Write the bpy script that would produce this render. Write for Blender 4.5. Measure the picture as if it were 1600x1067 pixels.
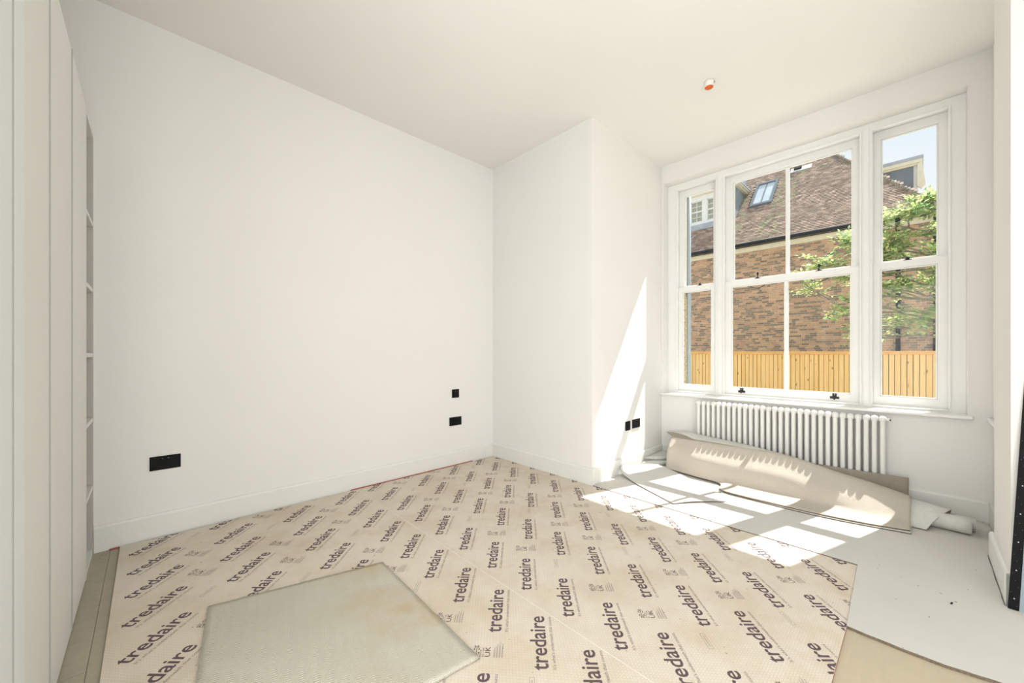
import bpy, bmesh, math, random
from mathutils import Vector, Matrix

random.seed(7)
S = bpy.context.scene
COL = S.collection
for o in list(bpy.data.objects):
    bpy.data.objects.remove(o)

# ------------------------------------------------------------------ camera, sky, sun, lights, exposure
YAW = 0.8145
cam_d = bpy.data.cameras.new('camera')
cam_d.sensor_width = 36.0
cam_d.lens = 600.7 / 1600 * 36
cam_d.shift_y = (551.16 - 533.5) / 1600
cam_d.clip_start = 0.02
cam = bpy.data.objects.new('camera', cam_d)
COL.objects.link(cam)
cam.location = (0, 0, 1.15)
cam.rotation_euler = (math.pi / 2, 0, YAW - math.pi / 2)
S.camera = cam

SUN_STRENGTH = 11.5
SKY_STRENGTH = 1.14
BACK_FILL_POWER = 84.0
SIDE_FILL_POWER = 80.0
S.view_settings.view_transform = 'Standard'
S.view_settings.look = 'None'
S.view_settings.exposure = -0.16
S.view_settings.gamma = 1.0
S.view_settings.use_curve_mapping = False

W = bpy.data.worlds.new('sky')
S.world = W
W.use_nodes = True
nt = W.node_tree
nt.nodes.clear()
wo = nt.nodes.new('ShaderNodeOutputWorld')
wb = nt.nodes.new('ShaderNodeBackground')
wtc = nt.nodes.new('ShaderNodeTexCoord')
wsep = nt.nodes.new('ShaderNodeSeparateXYZ')
wramp = nt.nodes.new('ShaderNodeValToRGB')
wramp.color_ramp.elements[0].position = 0.0
wramp.color_ramp.elements[0].color = (0.93, 0.965, 1.0, 1)
wramp.color_ramp.elements[1].position = 0.9
wramp.color_ramp.elements[1].color = (0.74, 0.87, 1.0, 1)
wn = nt.nodes.new('ShaderNodeTexNoise')
wn.inputs['Scale'].default_value = 3.0
wn.inputs['Detail'].default_value = 6.0
wnr = nt.nodes.new('ShaderNodeValToRGB')
wnr.color_ramp.elements[0].position = 0.42
wnr.color_ramp.elements[1].position = 0.68
wmix = nt.nodes.new('ShaderNodeMixRGB')
wmix.inputs[2].default_value = (0.97, 0.98, 1.0, 1)
nt.links.new(wtc.outputs['Generated'], wsep.inputs[0])
nt.links.new(wsep.outputs['Z'], wramp.inputs[0])
nt.links.new(wtc.outputs['Generated'], wn.inputs['Vector'])
nt.links.new(wn.outputs['Fac'], wnr.inputs[0])
nt.links.new(wnr.outputs['Color'], wmix.inputs[0])
nt.links.new(wramp.outputs['Color'], wmix.inputs[1])
nt.links.new(wmix.outputs[0], wb.inputs['Color'])
wb.inputs['Strength'].default_value = SKY_STRENGTH
nt.links.new(wb.outputs[0], wo.inputs[0])

sun_d = bpy.data.lights.new('sun', 'SUN')
sun_d.energy = SUN_STRENGTH
sun_d.angle = math.radians(0.53)
sun_d.color = (1.0, 0.96, 0.9)
sun = bpy.data.objects.new('sun', sun_d)
COL.objects.link(sun)
sun.rotation_euler = Vector((-1.859, 0.58, -2.87)).to_track_quat('-Z', 'Y').to_euler()

# added fill lamp at a tall glazed opening, also added, behind the camera
al = bpy.data.lights.new('back_fill_light', 'AREA')
al.shape = 'RECTANGLE'
al.size = 1.55
al.size_y = 2.3
al.energy = BACK_FILL_POWER
al.color = (1.0, 0.995, 0.985)
alo = bpy.data.objects.new('back_fill_light', al)
COL.objects.link(alo)
alo.location = (0.05, -1.72, 1.2)
alo.rotation_euler = (math.pi / 2, 0, 0)
# second added fill lamp, at an added window left of the camera
al2 = bpy.data.lights.new('side_fill_light', 'AREA')
al2.shape = 'RECTANGLE'
al2.size = 2.3
al2.size_y = 2.0
al2.energy = SIDE_FILL_POWER
al2.color = (1.0, 0.995, 0.985)
alo2 = bpy.data.objects.new('side_fill_light', al2)
COL.objects.link(alo2)
alo2.location = (-0.97, -0.2, 1.3)
alo2.rotation_euler = (math.pi / 2, 0, -math.pi / 2)

# ------------------------------------------------------------------ room dimensions (metres)
XB, YA, YC, XW, YR, X0, H = 2.782, 3.262, 1.944, 4.094, -0.336, -0.232, 3.185
XN0, XN1, YN = 2.84, 3.405, -0.284          # the nib right of the alcove
YBACK, XLEFT = -1.6, -0.85
BB_H, BB_T = 0.152, 0.018

# ------------------------------------------------------------------ helpers
def new_obj(name, mesh, mat=None, parent=None, loc=None):
    o = bpy.data.objects.new(name, mesh)
    COL.objects.link(o)
    if mat is not None and mesh is not None and len(mesh.materials) == 0:
        for m in (mat if isinstance(mat, (list, tuple)) else [mat]):
            mesh.materials.append(m)
    if parent is not None:
        o.parent = parent
    if loc is not None:
        o.location = loc
    return o

def empty(name, loc=(0, 0, 0), rz=0.0):
    o = bpy.data.objects.new(name, None)
    COL.objects.link(o)
    o.empty_display_size = 0.1
    o.location = loc
    o.rotation_euler = (0, 0, rz)
    return o

def tag(o, label=None, cat=None, group=None, kind=None):
    if label: o['label'] = label
    if cat: o['category'] = cat
    if group: o['group'] = group
    if kind: o['kind'] = kind
    return o

def box(bm, x0, x1, y0, y1, z0, z1, mi=0):
    x0, x1 = min(x0, x1), max(x0, x1)
    y0, y1 = min(y0, y1), max(y0, y1)
    z0, z1 = min(z0, z1), max(z0, z1)
    v = [bm.verts.new(p) for p in ((x0, y0, z0), (x1, y0, z0), (x1, y1, z0), (x0, y1, z0),
                                   (x0, y0, z1), (x1, y0, z1), (x1, y1, z1), (x0, y1, z1))]
    fs = []
    for q in ((3, 2, 1, 0), (4, 5, 6, 7), (0, 1, 5, 4), (1, 2, 6, 5), (2, 3, 7, 6), (3, 0, 4, 7)):
        f = bm.faces.new([v[i] for i in q])
        f.material_index = mi
        fs.append(f)
    return fs

def prism(bm, pts, z0, z1, top=0, side=0):
    """vertical prism from a CCW outline"""
    a = [bm.verts.new((p[0], p[1], z0)) for p in pts]
    b = [bm.verts.new((p[0], p[1], z1)) for p in pts]
    f = bm.faces.new(b); f.material_index = top
    f = bm.faces.new(list(reversed(a))); f.material_index = side
    n = len(pts)
    for i in range(n):
        f = bm.faces.new((a[i], a[(i + 1) % n], b[(i + 1) % n], b[i]))
        f.material_index = side

def ring(c, n, r, k, ph=0.0):
    n = n.normalized()
    t = n.orthogonal().normalized()
    b = n.cross(t)
    return [c + (t * math.cos(2 * math.pi * i / k + ph) + b * math.sin(2 * math.pi * i / k + ph)) * r for i in range(k)]

def tube(bm, pts, radii, k=10, cap=True, mi=0):
    pts = [Vector(p) for p in pts]
    if not isinstance(radii, (list, tuple)):
        radii = [radii] * len(pts)
    d0 = (pts[1] - pts[0]).normalized()
    t = d0.orthogonal().normalized()
    rows = []
    for i, p in enumerate(pts):
        if i == 0: d = pts[1] - pts[0]
        elif i == len(pts) - 1: d = pts[-1] - pts[-2]
        else: d = pts[i + 1] - pts[i - 1]
        d.normalize()
        t = (t - d * t.dot(d)).normalized()
        b = d.cross(t)
        rows.append([bm.verts.new(p + (t * math.cos(2 * math.pi * j / k) + b * math.sin(2 * math.pi * j / k)) * radii[i]) for j in range(k)])
    for i in range(len(rows) - 1):
        for j in range(k):
            f = bm.faces.new((rows[i][j], rows[i][(j + 1) % k], rows[i + 1][(j + 1) % k], rows[i + 1][j]))
            f.smooth = True
            f.material_index = mi
    if cap:
        f = bm.faces.new(list(reversed(rows[0]))); f.material_index = mi
        f = bm.faces.new(rows[-1]); f.material_index = mi

def bevel(bm, w, seg=2, edges=None):
    bmesh.ops.bevel(bm, geom=list(edges or bm.edges), offset=w, segments=seg, profile=0.5, affect='EDGES', clamp_overlap=True)

def to_mesh(bm, name='mesh', smooth=False):
    m = bpy.data.meshes.new(name)
    bm.normal_update()
    bm.to_mesh(m)
    bm.free()
    if smooth:
        m.polygons.foreach_set('use_smooth', [True] * len(m.polygons))
    return m

def boxes(name, rects, mat, parent=None, bev=0.0, seg=2):
    bm = bmesh.new()
    for r in rects:
        box(bm, *r)
    if bev:
        bevel(bm, bev, seg)
    return new_obj(name, to_mesh(bm, name), mat, parent)

def struct(o, label=None):
    o['kind'] = 'structure'
    if label: o['label'] = label
    return o

# ------------------------------------------------------------------ materials
MATS = {}
def nodes_of(name):
    m = bpy.data.materials.new(name)
    m.use_nodes = True
    t = m.node_tree
    t.nodes.clear()
    out = t.nodes.new('ShaderNodeOutputMaterial')
    b = t.nodes.new('ShaderNodeBsdfPrincipled')
    t.links.new(b.outputs[0], out.inputs[0])
    MATS[name] = m
    return m, t, b, out

def N(t, kind, **kw):
    n = t.nodes.new('ShaderNode' + kind)
    for k, v in kw.items():
        if k in ('op', 'operation'): n.operation = v
        elif k == 'blend': n.blend_type = v
        else:
            n.inputs[k.replace('_', ' ')].default_value = v
    return n

def math_n(t, op, a, b=None, c=None):
    n = t.nodes.new('ShaderNodeMath')
    n.operation = op
    for i, x in enumerate((a, b, c)):
        if x is None: continue
        if isinstance(x, (int, float)): n.inputs[i].default_value = x
        else: t.links.new(x, n.inputs[i])
    return n.outputs[0]

def ramp(t, fac, stops):
    r = t.nodes.new('ShaderNodeValToRGB')
    e = r.color_ramp.elements
    while len(e) < len(stops): e.new(0.5)
    for i, (p, c) in enumerate(stops):
        e[i].position = p
        e[i].color = (*c, 1) if len(c) == 3 else c
    t.links.new(fac, r.inputs[0])
    return r.outputs[0]

def mixc(t, fac, a, b, blend='MIX'):
    n = t.nodes.new('ShaderNodeMixRGB')
    n.blend_type = blend
    for i, x in zip((0, 1, 2), (fac, a, b)):
        if isinstance(x, (int, float)): n.inputs[i].default_value = x
        elif isinstance(x, (tuple, list)): n.inputs[i].default_value = (*x, 1)
        else: t.links.new(x, n.inputs[i])
    return n.outputs[0]

def bump(t, b, height, strength=0.3, dist=0.01):
    n = t.nodes.new('ShaderNodeBump')
    n.inputs['Strength'].default_value = strength
    n.inputs['Distance'].default_value = dist
    t.links.new(height, n.inputs['Height'])
    t.links.new(n.outputs[0], b.inputs['Normal'])

def noise(t, scale, detail=3, vec=None, rough=0.5):
    n = t.nodes.new('ShaderNodeTexNoise')
    n.inputs['Scale'].default_value = scale
    n.inputs['Detail'].default_value = detail
    n.inputs['Roughness'].default_value = rough
    if vec is not None: t.links.new(vec, n.inputs['Vector'])
    return n.outputs['Fac']

def objco(t):
    return t.nodes.new('ShaderNodeTexCoord').outputs['Object']

def paint(name, col, rough=0.6, var=0.02, scale=3.0, bstr=0.04, spec=0.3):
    m, t, b, o = nodes_of(name)
    co = objco(t)
    f = noise(t, scale, 4, co)
    lo = tuple(c * (1 - var) for c in col)
    hi = tuple(min(1, c * (1 + var)) for c in col)
    t.links.new(ramp(t, f, [(0.3, lo), (0.7, hi)]), b.inputs['Base Color'])
    b.inputs['Roughness'].default_value = rough
    b.inputs['Specular IOR Level'].default_value = spec
    bump(t, b, noise(t, 180, 2, co), bstr, 0.002)
    return m

paint('wall_paint', (0.83, 0.810, 0.785), 0.85, 0.008, 1.5, 0.05, 0.15)
paint('ceiling_paint', (0.85, 0.832, 0.803), 0.9, 0.008, 1.5, 0.04, 0.1)
paint('trim_paint', (0.80, 0.79, 0.755), 0.45, 0.01, 4, 0.02, 0.35)
paint('window_paint', (0.87, 0.865, 0.845), 0.4, 0.01, 4, 0.02, 0.35)
paint('wardrobe_paint', (0.74, 0.735, 0.70), 0.55, 0.008, 2, 0.02, 0.3)
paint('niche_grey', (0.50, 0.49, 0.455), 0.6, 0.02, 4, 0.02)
paint('cool_white_paint', (0.74, 0.77, 0.775), 0.5, 0.008, 2, 0.02, 0.3)
paint('raw_mdf_grey', (0.42, 0.42, 0.39), 0.8, 0.05, 30, 0.05)
paint('radiator_enamel', (0.82, 0.82, 0.79), 0.3, 0.008, 5, 0.01, 0.5)
paint('black_plastic', (0.010, 0.010, 0.011), 0.55, 0.1, 20, 0.02, 0.1)
paint('black_recess', (0.003, 0.003, 0.003), 0.6, 0.1, 20, 0.02, 0.2)
paint('socket_mark', (0.3, 0.3, 0.3), 0.5, 0.05, 20, 0.0)
paint('black_iron', (0.015, 0.014, 0.014), 0.45, 0.15, 60, 0.05, 0.4)
paint('steel_blue_grey', (0.30, 0.36, 0.40), 0.4, 0.04, 10, 0.02, 0.5)
paint('white_dot', (0.85, 0.85, 0.85), 0.5, 0.02, 10, 0)
paint('connector_white', (0.82, 0.80, 0.76), 0.4, 0.02, 10, 0.02)
paint('connector_orange', (0.72, 0.13, 0.01), 0.35, 0.1, 60, 0.02)
paint('red_gripper', (0.38, 0.10, 0.075), 0.8, 0.25, 40, 0.2)
paint('pin_steel', (0.5, 0.5, 0.5), 0.4, 0.05, 40, 0)
paint('underlay_edge', (0.28, 0.10, 0.08), 0.9, 0.2, 80, 0.2)
paint('carpet_edge', (0.17, 0.13, 0.095), 0.95, 0.3, 150, 0.4)
paint('carpet_edge_pale', (0.45, 0.40, 0.33), 0.95, 0.2, 150, 0.4)
paint('seam_tape', (0.80, 0.76, 0.68), 0.5, 0.03, 40, 0.05)
paint('cream_fascia', (0.80, 0.755, 0.60), 0.6, 0.05, 6, 0.05)
paint('gutter_black', (0.028, 0.032, 0.036), 0.75, 0.1, 8, 0.02, 0.15)
paint('lead_sheet', (0.20, 0.235, 0.27), 0.55, 0.18, 3, 0.1, 0.4)
paint('lead_light', (0.42, 0.46, 0.50), 0.55, 0.18, 3, 0.1, 0.4)
paint('house_white', (0.86, 0.86, 0.83), 0.5, 0.03, 4, 0.03)
paint('window_curtain', (0.40, 0.40, 0.32), 0.7, 0.1, 6, 0.0)
paint('skylight_frame', (0.16, 0.19, 0.22), 0.45, 0.1, 5, 0.03, 0.4)
paint('mortar', (0.84, 0.71, 0.54), 0.95, 0.1, 12, 0.3)
paint('paving', (0.50, 0.46, 0.40), 0.9, 0.12, 2.5, 0.2)
paint('pale_brick', (0.62, 0.53, 0.38), 0.9, 0.12, 8, 0.3)
paint('bark', (0.30, 0.26, 0.20), 0.9, 0.3, 12, 0.4)
paint('letter_ink', (0.118, 0.082, 0.092), 0.7, 0.12, 200, 0.0)
paint('faint_ink', (0.27, 0.215, 0.205), 0.7, 0.1, 200, 0.0)
paint('fence_gap_shade', (0.10, 0.065, 0.03), 0.9, 0.2, 10, 0.1)  # dark brown stands for the shade seen between slats
paint('cap_timber', (0.66, 0.37, 0.13), 0.6, 0.12, 5, 0.05)

# clear window glass
m, t, b, o = nodes_of('window_glass')
t.nodes.remove(b)
tr = t.nodes.new('ShaderNodeBsdfTransparent')
tr.inputs[0].default_value = (0.97, 0.985, 0.98, 1)
gl = t.nodes.new('ShaderNodeBsdfGlossy')
gl.inputs['Roughness'].default_value = 0.01
ms = t.nodes.new('ShaderNodeMixShader')
fr = t.nodes.new('ShaderNodeLayerWeight')
fr.inputs['Blend'].default_value = 0.5
fac = math_n(t, 'MULTIPLY_ADD', math_n(t, 'POWER', fr.outputs['Facing'], 5.0), 0.9, 0.007)
t.links.new(math_n(t, 'ADD', fac, math_n(t, 'MULTIPLY', noise(t, 4, 3, objco(t)), 0.008)), ms.inputs[0])
t.links.new(tr.outputs[0], ms.inputs[1])
t.links.new(gl.outputs[0], ms.inputs[2])
t.links.new(ms.outputs[0], o.inputs[0])

# glass of the house across the way
m, t, b, o = nodes_of('rooflight_glass')
t.links.new(ramp(t, noise(t, 1.5, 3, objco(t)), [(0.3, (0.52, 0.60, 0.66)), (0.7, (0.66, 0.73, 0.78))]), b.inputs['Base Color'])
b.inputs['Roughness'].default_value = 0.12
b.inputs['Specular IOR Level'].default_value = 0.8

def wood_sheet(name, c0, c1, c2):
    m, t, b, o = nodes_of(name)
    co = objco(t)
    mp = t.nodes.new('ShaderNodeMapping')
    mp.inputs['Scale'].default_value = (3, 14, 3)
    t.links.new(co, mp.inputs[0])
    f1 = noise(t, 3.0, 6, mp.outputs[0], 0.6)
    f2 = noise(t, 2.2, 5, co, 0.6)
    c = mixc(t, 0.5, ramp(t, f1, [(0.3, c0), (0.7, c1)]), ramp(t, f2, [(0.3, c2), (0.7, c1)]))
    sp = ramp(t, noise(t, 55, 2, co), [(0.70, (0, 0, 0)), (0.76, (1, 1, 1))])
    c = mixc(t, math_n(t, 'MULTIPLY', sp, 0.35), c, (0.62, 0.57, 0.48))
    dk = ramp(t, noise(t, 38, 2, co), [(0.24, (1, 1, 1)), (0.29, (0, 0, 0))])
    c = mixc(t, math_n(t, 'MULTIPLY', dk, 0.55), c, (0.12, 0.10, 0.08))
    t.links.new(c, b.inputs['Base Color'])
    b.inputs['Roughness'].default_value = 0.75
    bump(t, b, f1, 0.1, 0.003)
wood_sheet('subfloor_grey', (0.36, 0.32, 0.24), (0.46, 0.41, 0.32), (0.33, 0.30, 0.23))
wood_sheet('subfloor_tan', (0.51, 0.43, 0.31), (0.58, 0.49, 0.36), (0.49, 0.42, 0.31))

# underlay film: woven dimples, tan stains
m, t, b, o = nodes_of('underlay_film')
co = objco(t)
rot = t.nodes.new('ShaderNodeMapping')
rot.inputs['Rotation'].default_value = (0, 0, 0.0)
t.links.new(co, rot.inputs[0])
sx = t.nodes.new('ShaderNodeSeparateXYZ')
t.links.new(rot.outputs[0], sx.inputs[0])
row = math_n(t, 'MULTIPLY', sx.outputs['Y'], 110.0)
rowi = math_n(t, 'FLOOR', row)
off = math_n(t, 'MULTIPLY', math_n(t, 'MODULO', rowi, 2.0), 0.5)
colx = math_n(t, 'ADD', math_n(t, 'MULTIPLY', sx.outputs['X'], 62.0), off)
fx = math_n(t, 'ABSOLUTE', math_n(t, 'SUBTRACT', math_n(t, 'FRACT', colx), 0.5))
fy = math_n(t, 'ABSOLUTE', math_n(t, 'SUBTRACT', math_n(t, 'FRACT', row), 0.5))
cell = math_n(t, 'MAXIMUM', fx, fy)
hgt = ramp(t, cell, [(0.28, (1, 1, 1)), (0.5, (0, 0, 0))])
stain = noise(t, 2.4, 5, co, 0.6)
base = ramp(t, stain, [(0.34, (0.655, 0.56, 0.45)), (0.52, (0.725, 0.645, 0.545)), (0.70, (0.75, 0.68, 0.60))])
sp2 = ramp(t, noise(t, 5.2, 4, co, 0.65), [(0.54, (0, 0, 0)), (0.76, (1, 1, 1))])
base = mixc(t, math_n(t, 'MULTIPLY', sp2, 0.55), base, (0.62, 0.49, 0.34))
base = mixc(t, math_n(t, 'MULTIPLY', math_n(t, 'SUBTRACT', 1.0, hgt), 0.26), base, (0.47, 0.37, 0.27))
dirt = ramp(t, noise(t, 60, 2, co), [(0.225, (1, 1, 1)), (0.25, (0, 0, 0))])
base = mixc(t, math_n(t, 'MULTIPLY', dirt, 0.8), base, (0.10, 0.08, 0.06))
t.links.new(base, b.inputs['Base Color'])
b.inputs['Roughness'].default_value = 0.55
b.inputs['Specular IOR Level'].default_value = 0.35
bump(t, b, hgt, 0.25, 0.002)

def herring(name, lo, hi, zig=0.044, rib=0.0052, stain_amt=0.0, contrast=0.8, rotz=0.0, uv=False):
    """carpet pile woven in a zigzag of ribs"""
    m, t, b, o = nodes_of(name)
    tc = t.nodes.new('ShaderNodeTexCoord')
    co = tc.outputs['UV'] if uv else tc.outputs['Object']
    mp = t.nodes.new('ShaderNodeMapping')
    mp.inputs['Rotation'].default_value = (0, 0, rotz)
    t.links.new(co, mp.inputs[0])
    sx = t.nodes.new('ShaderNodeSeparateXYZ')
    t.links.new(mp.outputs[0], sx.inputs[0])
    tri = math_n(t, 'PINGPONG', sx.outputs['X'], zig / 2)
    ph = math_n(t, 'MULTIPLY', math_n(t, 'ADD', sx.outputs['Y'], tri), 2 * math.pi / rib)
    w = math_n(t, 'MULTIPLY_ADD', math_n(t, 'SINE', ph), 0.5, 0.5)
    w = math_n(t, 'ADD', math_n(t, 'MULTIPLY', w, contrast), math_n(t, 'MULTIPLY', noise(t, 400, 2, co), 1 - contrast))
    c = ramp(t, w, [(0.1, lo), (0.6, hi)])
    vv = noise(t, 1.7, 4, tc.outputs['Object'])
    c = mixc(t, 0.12, c, ramp(t, vv, [(0.35, lo), (0.65, hi)]))
    if stain_amt:
        st = ramp(t, noise(t, 3.1, 5, tc.outputs['Object'], 0.62), [(0.44, (0, 0, 0)), (0.66, (1, 1, 1))])
        # the spill lies towards the piece's inner corner
        so = t.nodes.new('ShaderNodeSeparateXYZ'); t.links.new(tc.outputs['Object'], so.inputs[0])
        mr = t.nodes.new('ShaderNodeMapRange'); t.links.new(so.outputs['X'], mr.inputs[0])
        mr.inputs[1].default_value = 0.45; mr.inputs[2].default_value = 0.85
        c = mixc(t, math_n(t, 'MULTIPLY', math_n(t, 'MULTIPLY', st, mr.outputs[0]), stain_amt), c, (0.52, 0.38, 0.21))
    t.links.new(c, b.inputs['Base Color'])
    b.inputs['Roughness'].default_value = 0.95
    b.inputs['Specular IOR Level'].default_value = 0.1
    bump(t, b, w, 0.5, 0.003)
    return m
herring('carpet_pile', (0.40, 0.37, 0.295), (0.69, 0.655, 0.565), 0.044, 0.0084, 0.75, 0.92, 0.25)
herring('carpet_pile_dark', (0.20, 0.165, 0.13), (0.46, 0.405, 0.345), 0.028, 0.0095, 0.0, 0.9, 0.0, True)
herring('carpet_pile_drape', (0.40, 0.345, 0.285), (0.66, 0.605, 0.535), 0.026, 0.0086, 0.0, 0.9, 0.0, True)
herring('carpet_back', (0.60, 0.585, 0.55), (0.67, 0.655, 0.615), 0.05, 0.008, 0.0, 0.6, 1.2)

m, t, b, o = nodes_of('carpet_flat_pale')
tc = t.nodes.new('ShaderNodeTexCoord')
co = tc.outputs['Object']
sx = t.nodes.new('ShaderNodeSeparateXYZ'); t.links.new(co, sx.inputs[0])
tri = math_n(t, 'PINGPONG', sx.outputs['Y'], 0.03)
w = math_n(t, 'MULTIPLY_ADD', math_n(t, 'SINE', math_n(t, 'MULTIPLY', math_n(t, 'ADD', sx.outputs['X'], math_n(t, 'MULTIPLY', tri, 0.35)), 2 * math.pi / 0.0085)), 0.5, 0.5)
c = ramp(t, w, [(0.1, (0.605, 0.588, 0.55)), (0.6, (0.65, 0.635, 0.60))])
c = mixc(t, 0.35, c, ramp(t, noise(t, 1.3, 5, co, 0.6), [(0.35, (0.57, 0.535, 0.475)), (0.65, (0.67, 0.65, 0.61))]))
fl = ramp(t, noise(t, 42, 1, co), [(0.19, (1, 1, 1)), (0.205, (0, 0, 0))])
c = mixc(t, math_n(t, 'MULTIPLY', fl, 0.8), c, (0.10, 0.07, 0.05))
t.links.new(c, b.inputs['Base Color'])
b.inputs['Roughness'].default_value = 0.95
b.inputs['Specular IOR Level'].default_value = 0.1
bump(t, b, w, 0.12, 0.002)

m, t, b, o = nodes_of('felt_backing')
co = objco(t)
c = ramp(t, noise(t, 14, 6, co, 0.7), [(0.3, (0.58, 0.58, 0.54)), (0.7, (0.70, 0.70, 0.66))])
t.links.new(c, b.inputs['Base Color'])
b.inputs['Roughness'].default_value = 0.95
b.inputs['Specular IOR Level'].default_value = 0.1
bump(t, b, noise(t, 260, 3, co), 0.4, 0.003)

def tinted(name, rough, bscale, bstr, gain=1.0):
    """colour comes from the per-piece 'tint' attribute plus fine grain"""
    m, t, b, o = nodes_of(name)
    at = t.nodes.new('ShaderNodeAttribute'); at.attribute_name = 'tint'
    co = objco(t)
    f = noise(t, bscale, 4, co)
    c = mixc(t, 1.0, at.outputs['Color'], ramp(t, f, [(0.25, (0.75, 0.75, 0.75)), (0.75, (1, 1, 1))]), 'MULTIPLY')
    t.links.new(c, b.inputs['Base Color'])
    b.inputs['Roughness'].default_value = rough
    b.inputs['Specular IOR Level'].default_value = 0.15
    bump(t, b, f, bstr, 0.005)
    return m, t, b
tinted('brick_clay', 0.9, 25, 0.3)
tinted('tile_clay', 0.9, 8, 0.3)

m, t, b, o = nodes_of('slat_timber')
tc = t.nodes.new('ShaderNodeTexCoord'); co = tc.outputs['Object']
oi = t.nodes.new('ShaderNodeObjectInfo')
mp = t.nodes.new('ShaderNodeMapping'); mp.inputs['Scale'].default_value = (20, 20, 1.2)
t.links.new(co, mp.inputs[0])
va = t.nodes.new('ShaderNodeVectorMath'); va.operation = 'ADD'
t.links.new(mp.outputs[0], va.inputs[0])
cmb = t.nodes.new('ShaderNodeCombineXYZ')
t.links.new(math_n(t, 'MULTIPLY', oi.outputs['Random'], 57.0), cmb.inputs[0])
t.links.new(math_n(t, 'MULTIPLY', oi.outputs['Random'], 91.0), cmb.inputs[2])
t.links.new(cmb.outputs[0], va.inputs[1])
g = noise(t, 2.0, 4, va.outputs[0])
c = mixc(t, oi.outputs['Random'], (0.74, 0.455, 0.155), (0.82, 0.56, 0.235))
c = mixc(t, 0.5, c, ramp(t, g, [(0.3, (0.68, 0.41, 0.14)), (0.7, (0.84, 0.59, 0.26))]))
vo = t.nodes.new('ShaderNodeTexVoronoi')
mp2 = t.nodes.new('ShaderNodeMapping'); mp2.inputs['Scale'].default_value = (9, 9, 3.6)
t.links.new(co, mp2.inputs[0])
va2 = t.nodes.new('ShaderNodeVectorMath'); va2.operation = 'ADD'
t.links.new(mp2.outputs[0], va2.inputs[0]); t.links.new(cmb.outputs[0], va2.inputs[1])
t.links.new(va2.outputs[0], vo.inputs['Vector']); vo.inputs['Scale'].default_value = 1.0
kn = ramp(t, vo.outputs['Distance'], [(0.07, (1, 1, 1)), (0.13, (0, 0, 0))])
c = mixc(t, math_n(t, 'MULTIPLY', kn, 0.85), c, (0.22, 0.11, 0.035))
t.links.new(c, b.inputs['Base Color'])
b.inputs['Roughness'].default_value = 0.65

m, t, b, o = nodes_of('leaf')
at = t.nodes.new('ShaderNodeAttribute'); at.attribute_name = 'tint'
t.nodes.remove(b)
df = t.nodes.new('ShaderNodeBsdfDiffuse'); tl = t.nodes.new('ShaderNodeBsdfTranslucent')
mx = t.nodes.new('ShaderNodeMixShader'); mx.inputs[0].default_value = 0.55
f = noise(t, 20, 2, objco(t))
cc = mixc(t, 1.0, at.outputs['Color'], ramp(t, f, [(0.3, (0.8, 0.8, 0.8)), (0.7, (1, 1, 1))]), 'MULTIPLY')
t.links.new(cc, df.inputs[0]); t.links.new(cc, tl.inputs[0])
t.links.new(df.outputs[0], mx.inputs[1]); t.links.new(tl.outputs[0], mx.inputs[2])
t.links.new(mx.outputs[0], o.inputs[0])
M = MATS

# ================================================================== THE SETTING
# floor: a deck with separate sheets laid on it
fl = boxes('floor', [(XLEFT - .1, 4.36, YBACK - .15, YA + .12, -0.16, -0.018)], M['subfloor_grey'])
struct(fl, 'bare sheet subfloor')
def floor_sheet(x0, x1, y0, y1, mat):
    o = boxes('floor_panel', [(x0, x1, y0, y1, -0.018, 0.0)], M[mat], fl, 0.0012, 1)
    return o
floor_sheet(XLEFT, -0.1660, 2.066, YA, 'subfloor_grey')
floor_sheet(XLEFT, -0.1660, 0.85, 2.062, 'subfloor_grey')
floor_sheet(XLEFT, -0.1660, YBACK, 0.846, 'subfloor_grey')
floor_sheet(-0.1650, 1.05, 0.85, YA, 'subfloor_grey')
floor_sheet(-0.1650, 1.05, YBACK, 0.846, 'subfloor_tan')
floor_sheet(1.053, 2.60, -0.40, YA, 'subfloor_tan')
floor_sheet(1.053, 2.60, YBACK, -0.403, 'subfloor_tan')
floor_sheet(2.603, 4.30, YR - .1, YA, 'subfloor_tan')
floor_sheet(2.603, 4.30, YBACK, YR - .103, 'subfloor_tan')

ce = boxes('ceiling', [(XLEFT - .1, 4.36, YBACK - .15, YA + .12, H, H + 0.15)], M['ceiling_paint'])
struct(ce, 'white painted ceiling')

def wall(name, rects, label, mat='wall_paint'):
    o = boxes(name, rects, M[mat])
    return struct(o, label)
wall('wall_left', [(XLEFT - .1, XB, YA, YA + .12, 0, H)], 'long white plastered wall')
wall('wall_far', [(XB, 4.36, YC + .001, YA + .12, 0, H)], 'white chimney breast projecting beside the window')
OY0, OY1, OZ0, OZ1 = -0.2285, 1.925, 0.70, 2.995
wall('wall_window', [(XW, 4.36, YR - .35, OY0, 0, H), (XW, 4.36, OY1, YC, 0, H),
                     (XW, 4.36, OY0, OY1, OZ1, H), (XW, 4.36, OY0, OY1, 0, OZ0 - .007), (4.2175, 4.36, OY0, OY1, OZ0 - .007, .7135)], 'white wall around the tall window')
wall('wall_alcove', [(XN1, XW, YR - .35, YR, 0, H)], 'white side wall right of the window')
wall('wall_right', [(XN0, XN1, YBACK, YN, 0, H)], 'white wall nib at the right edge')
SY0, SY1, SZ0, SZ1 = -1.35, 0.95, 0.28, 2.35
wall('wall_rear', [(XLEFT - .1, XLEFT, YBACK - .15, SY0, 0, H), (XLEFT - .1, XLEFT, SY1, YA, 0, H), (XLEFT - .1, XLEFT, SY0, SY1, 0, SZ0), (XLEFT - .1, XLEFT, SY0, SY1, SZ1, H)],
     'white wall behind the wardrobe')
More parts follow.
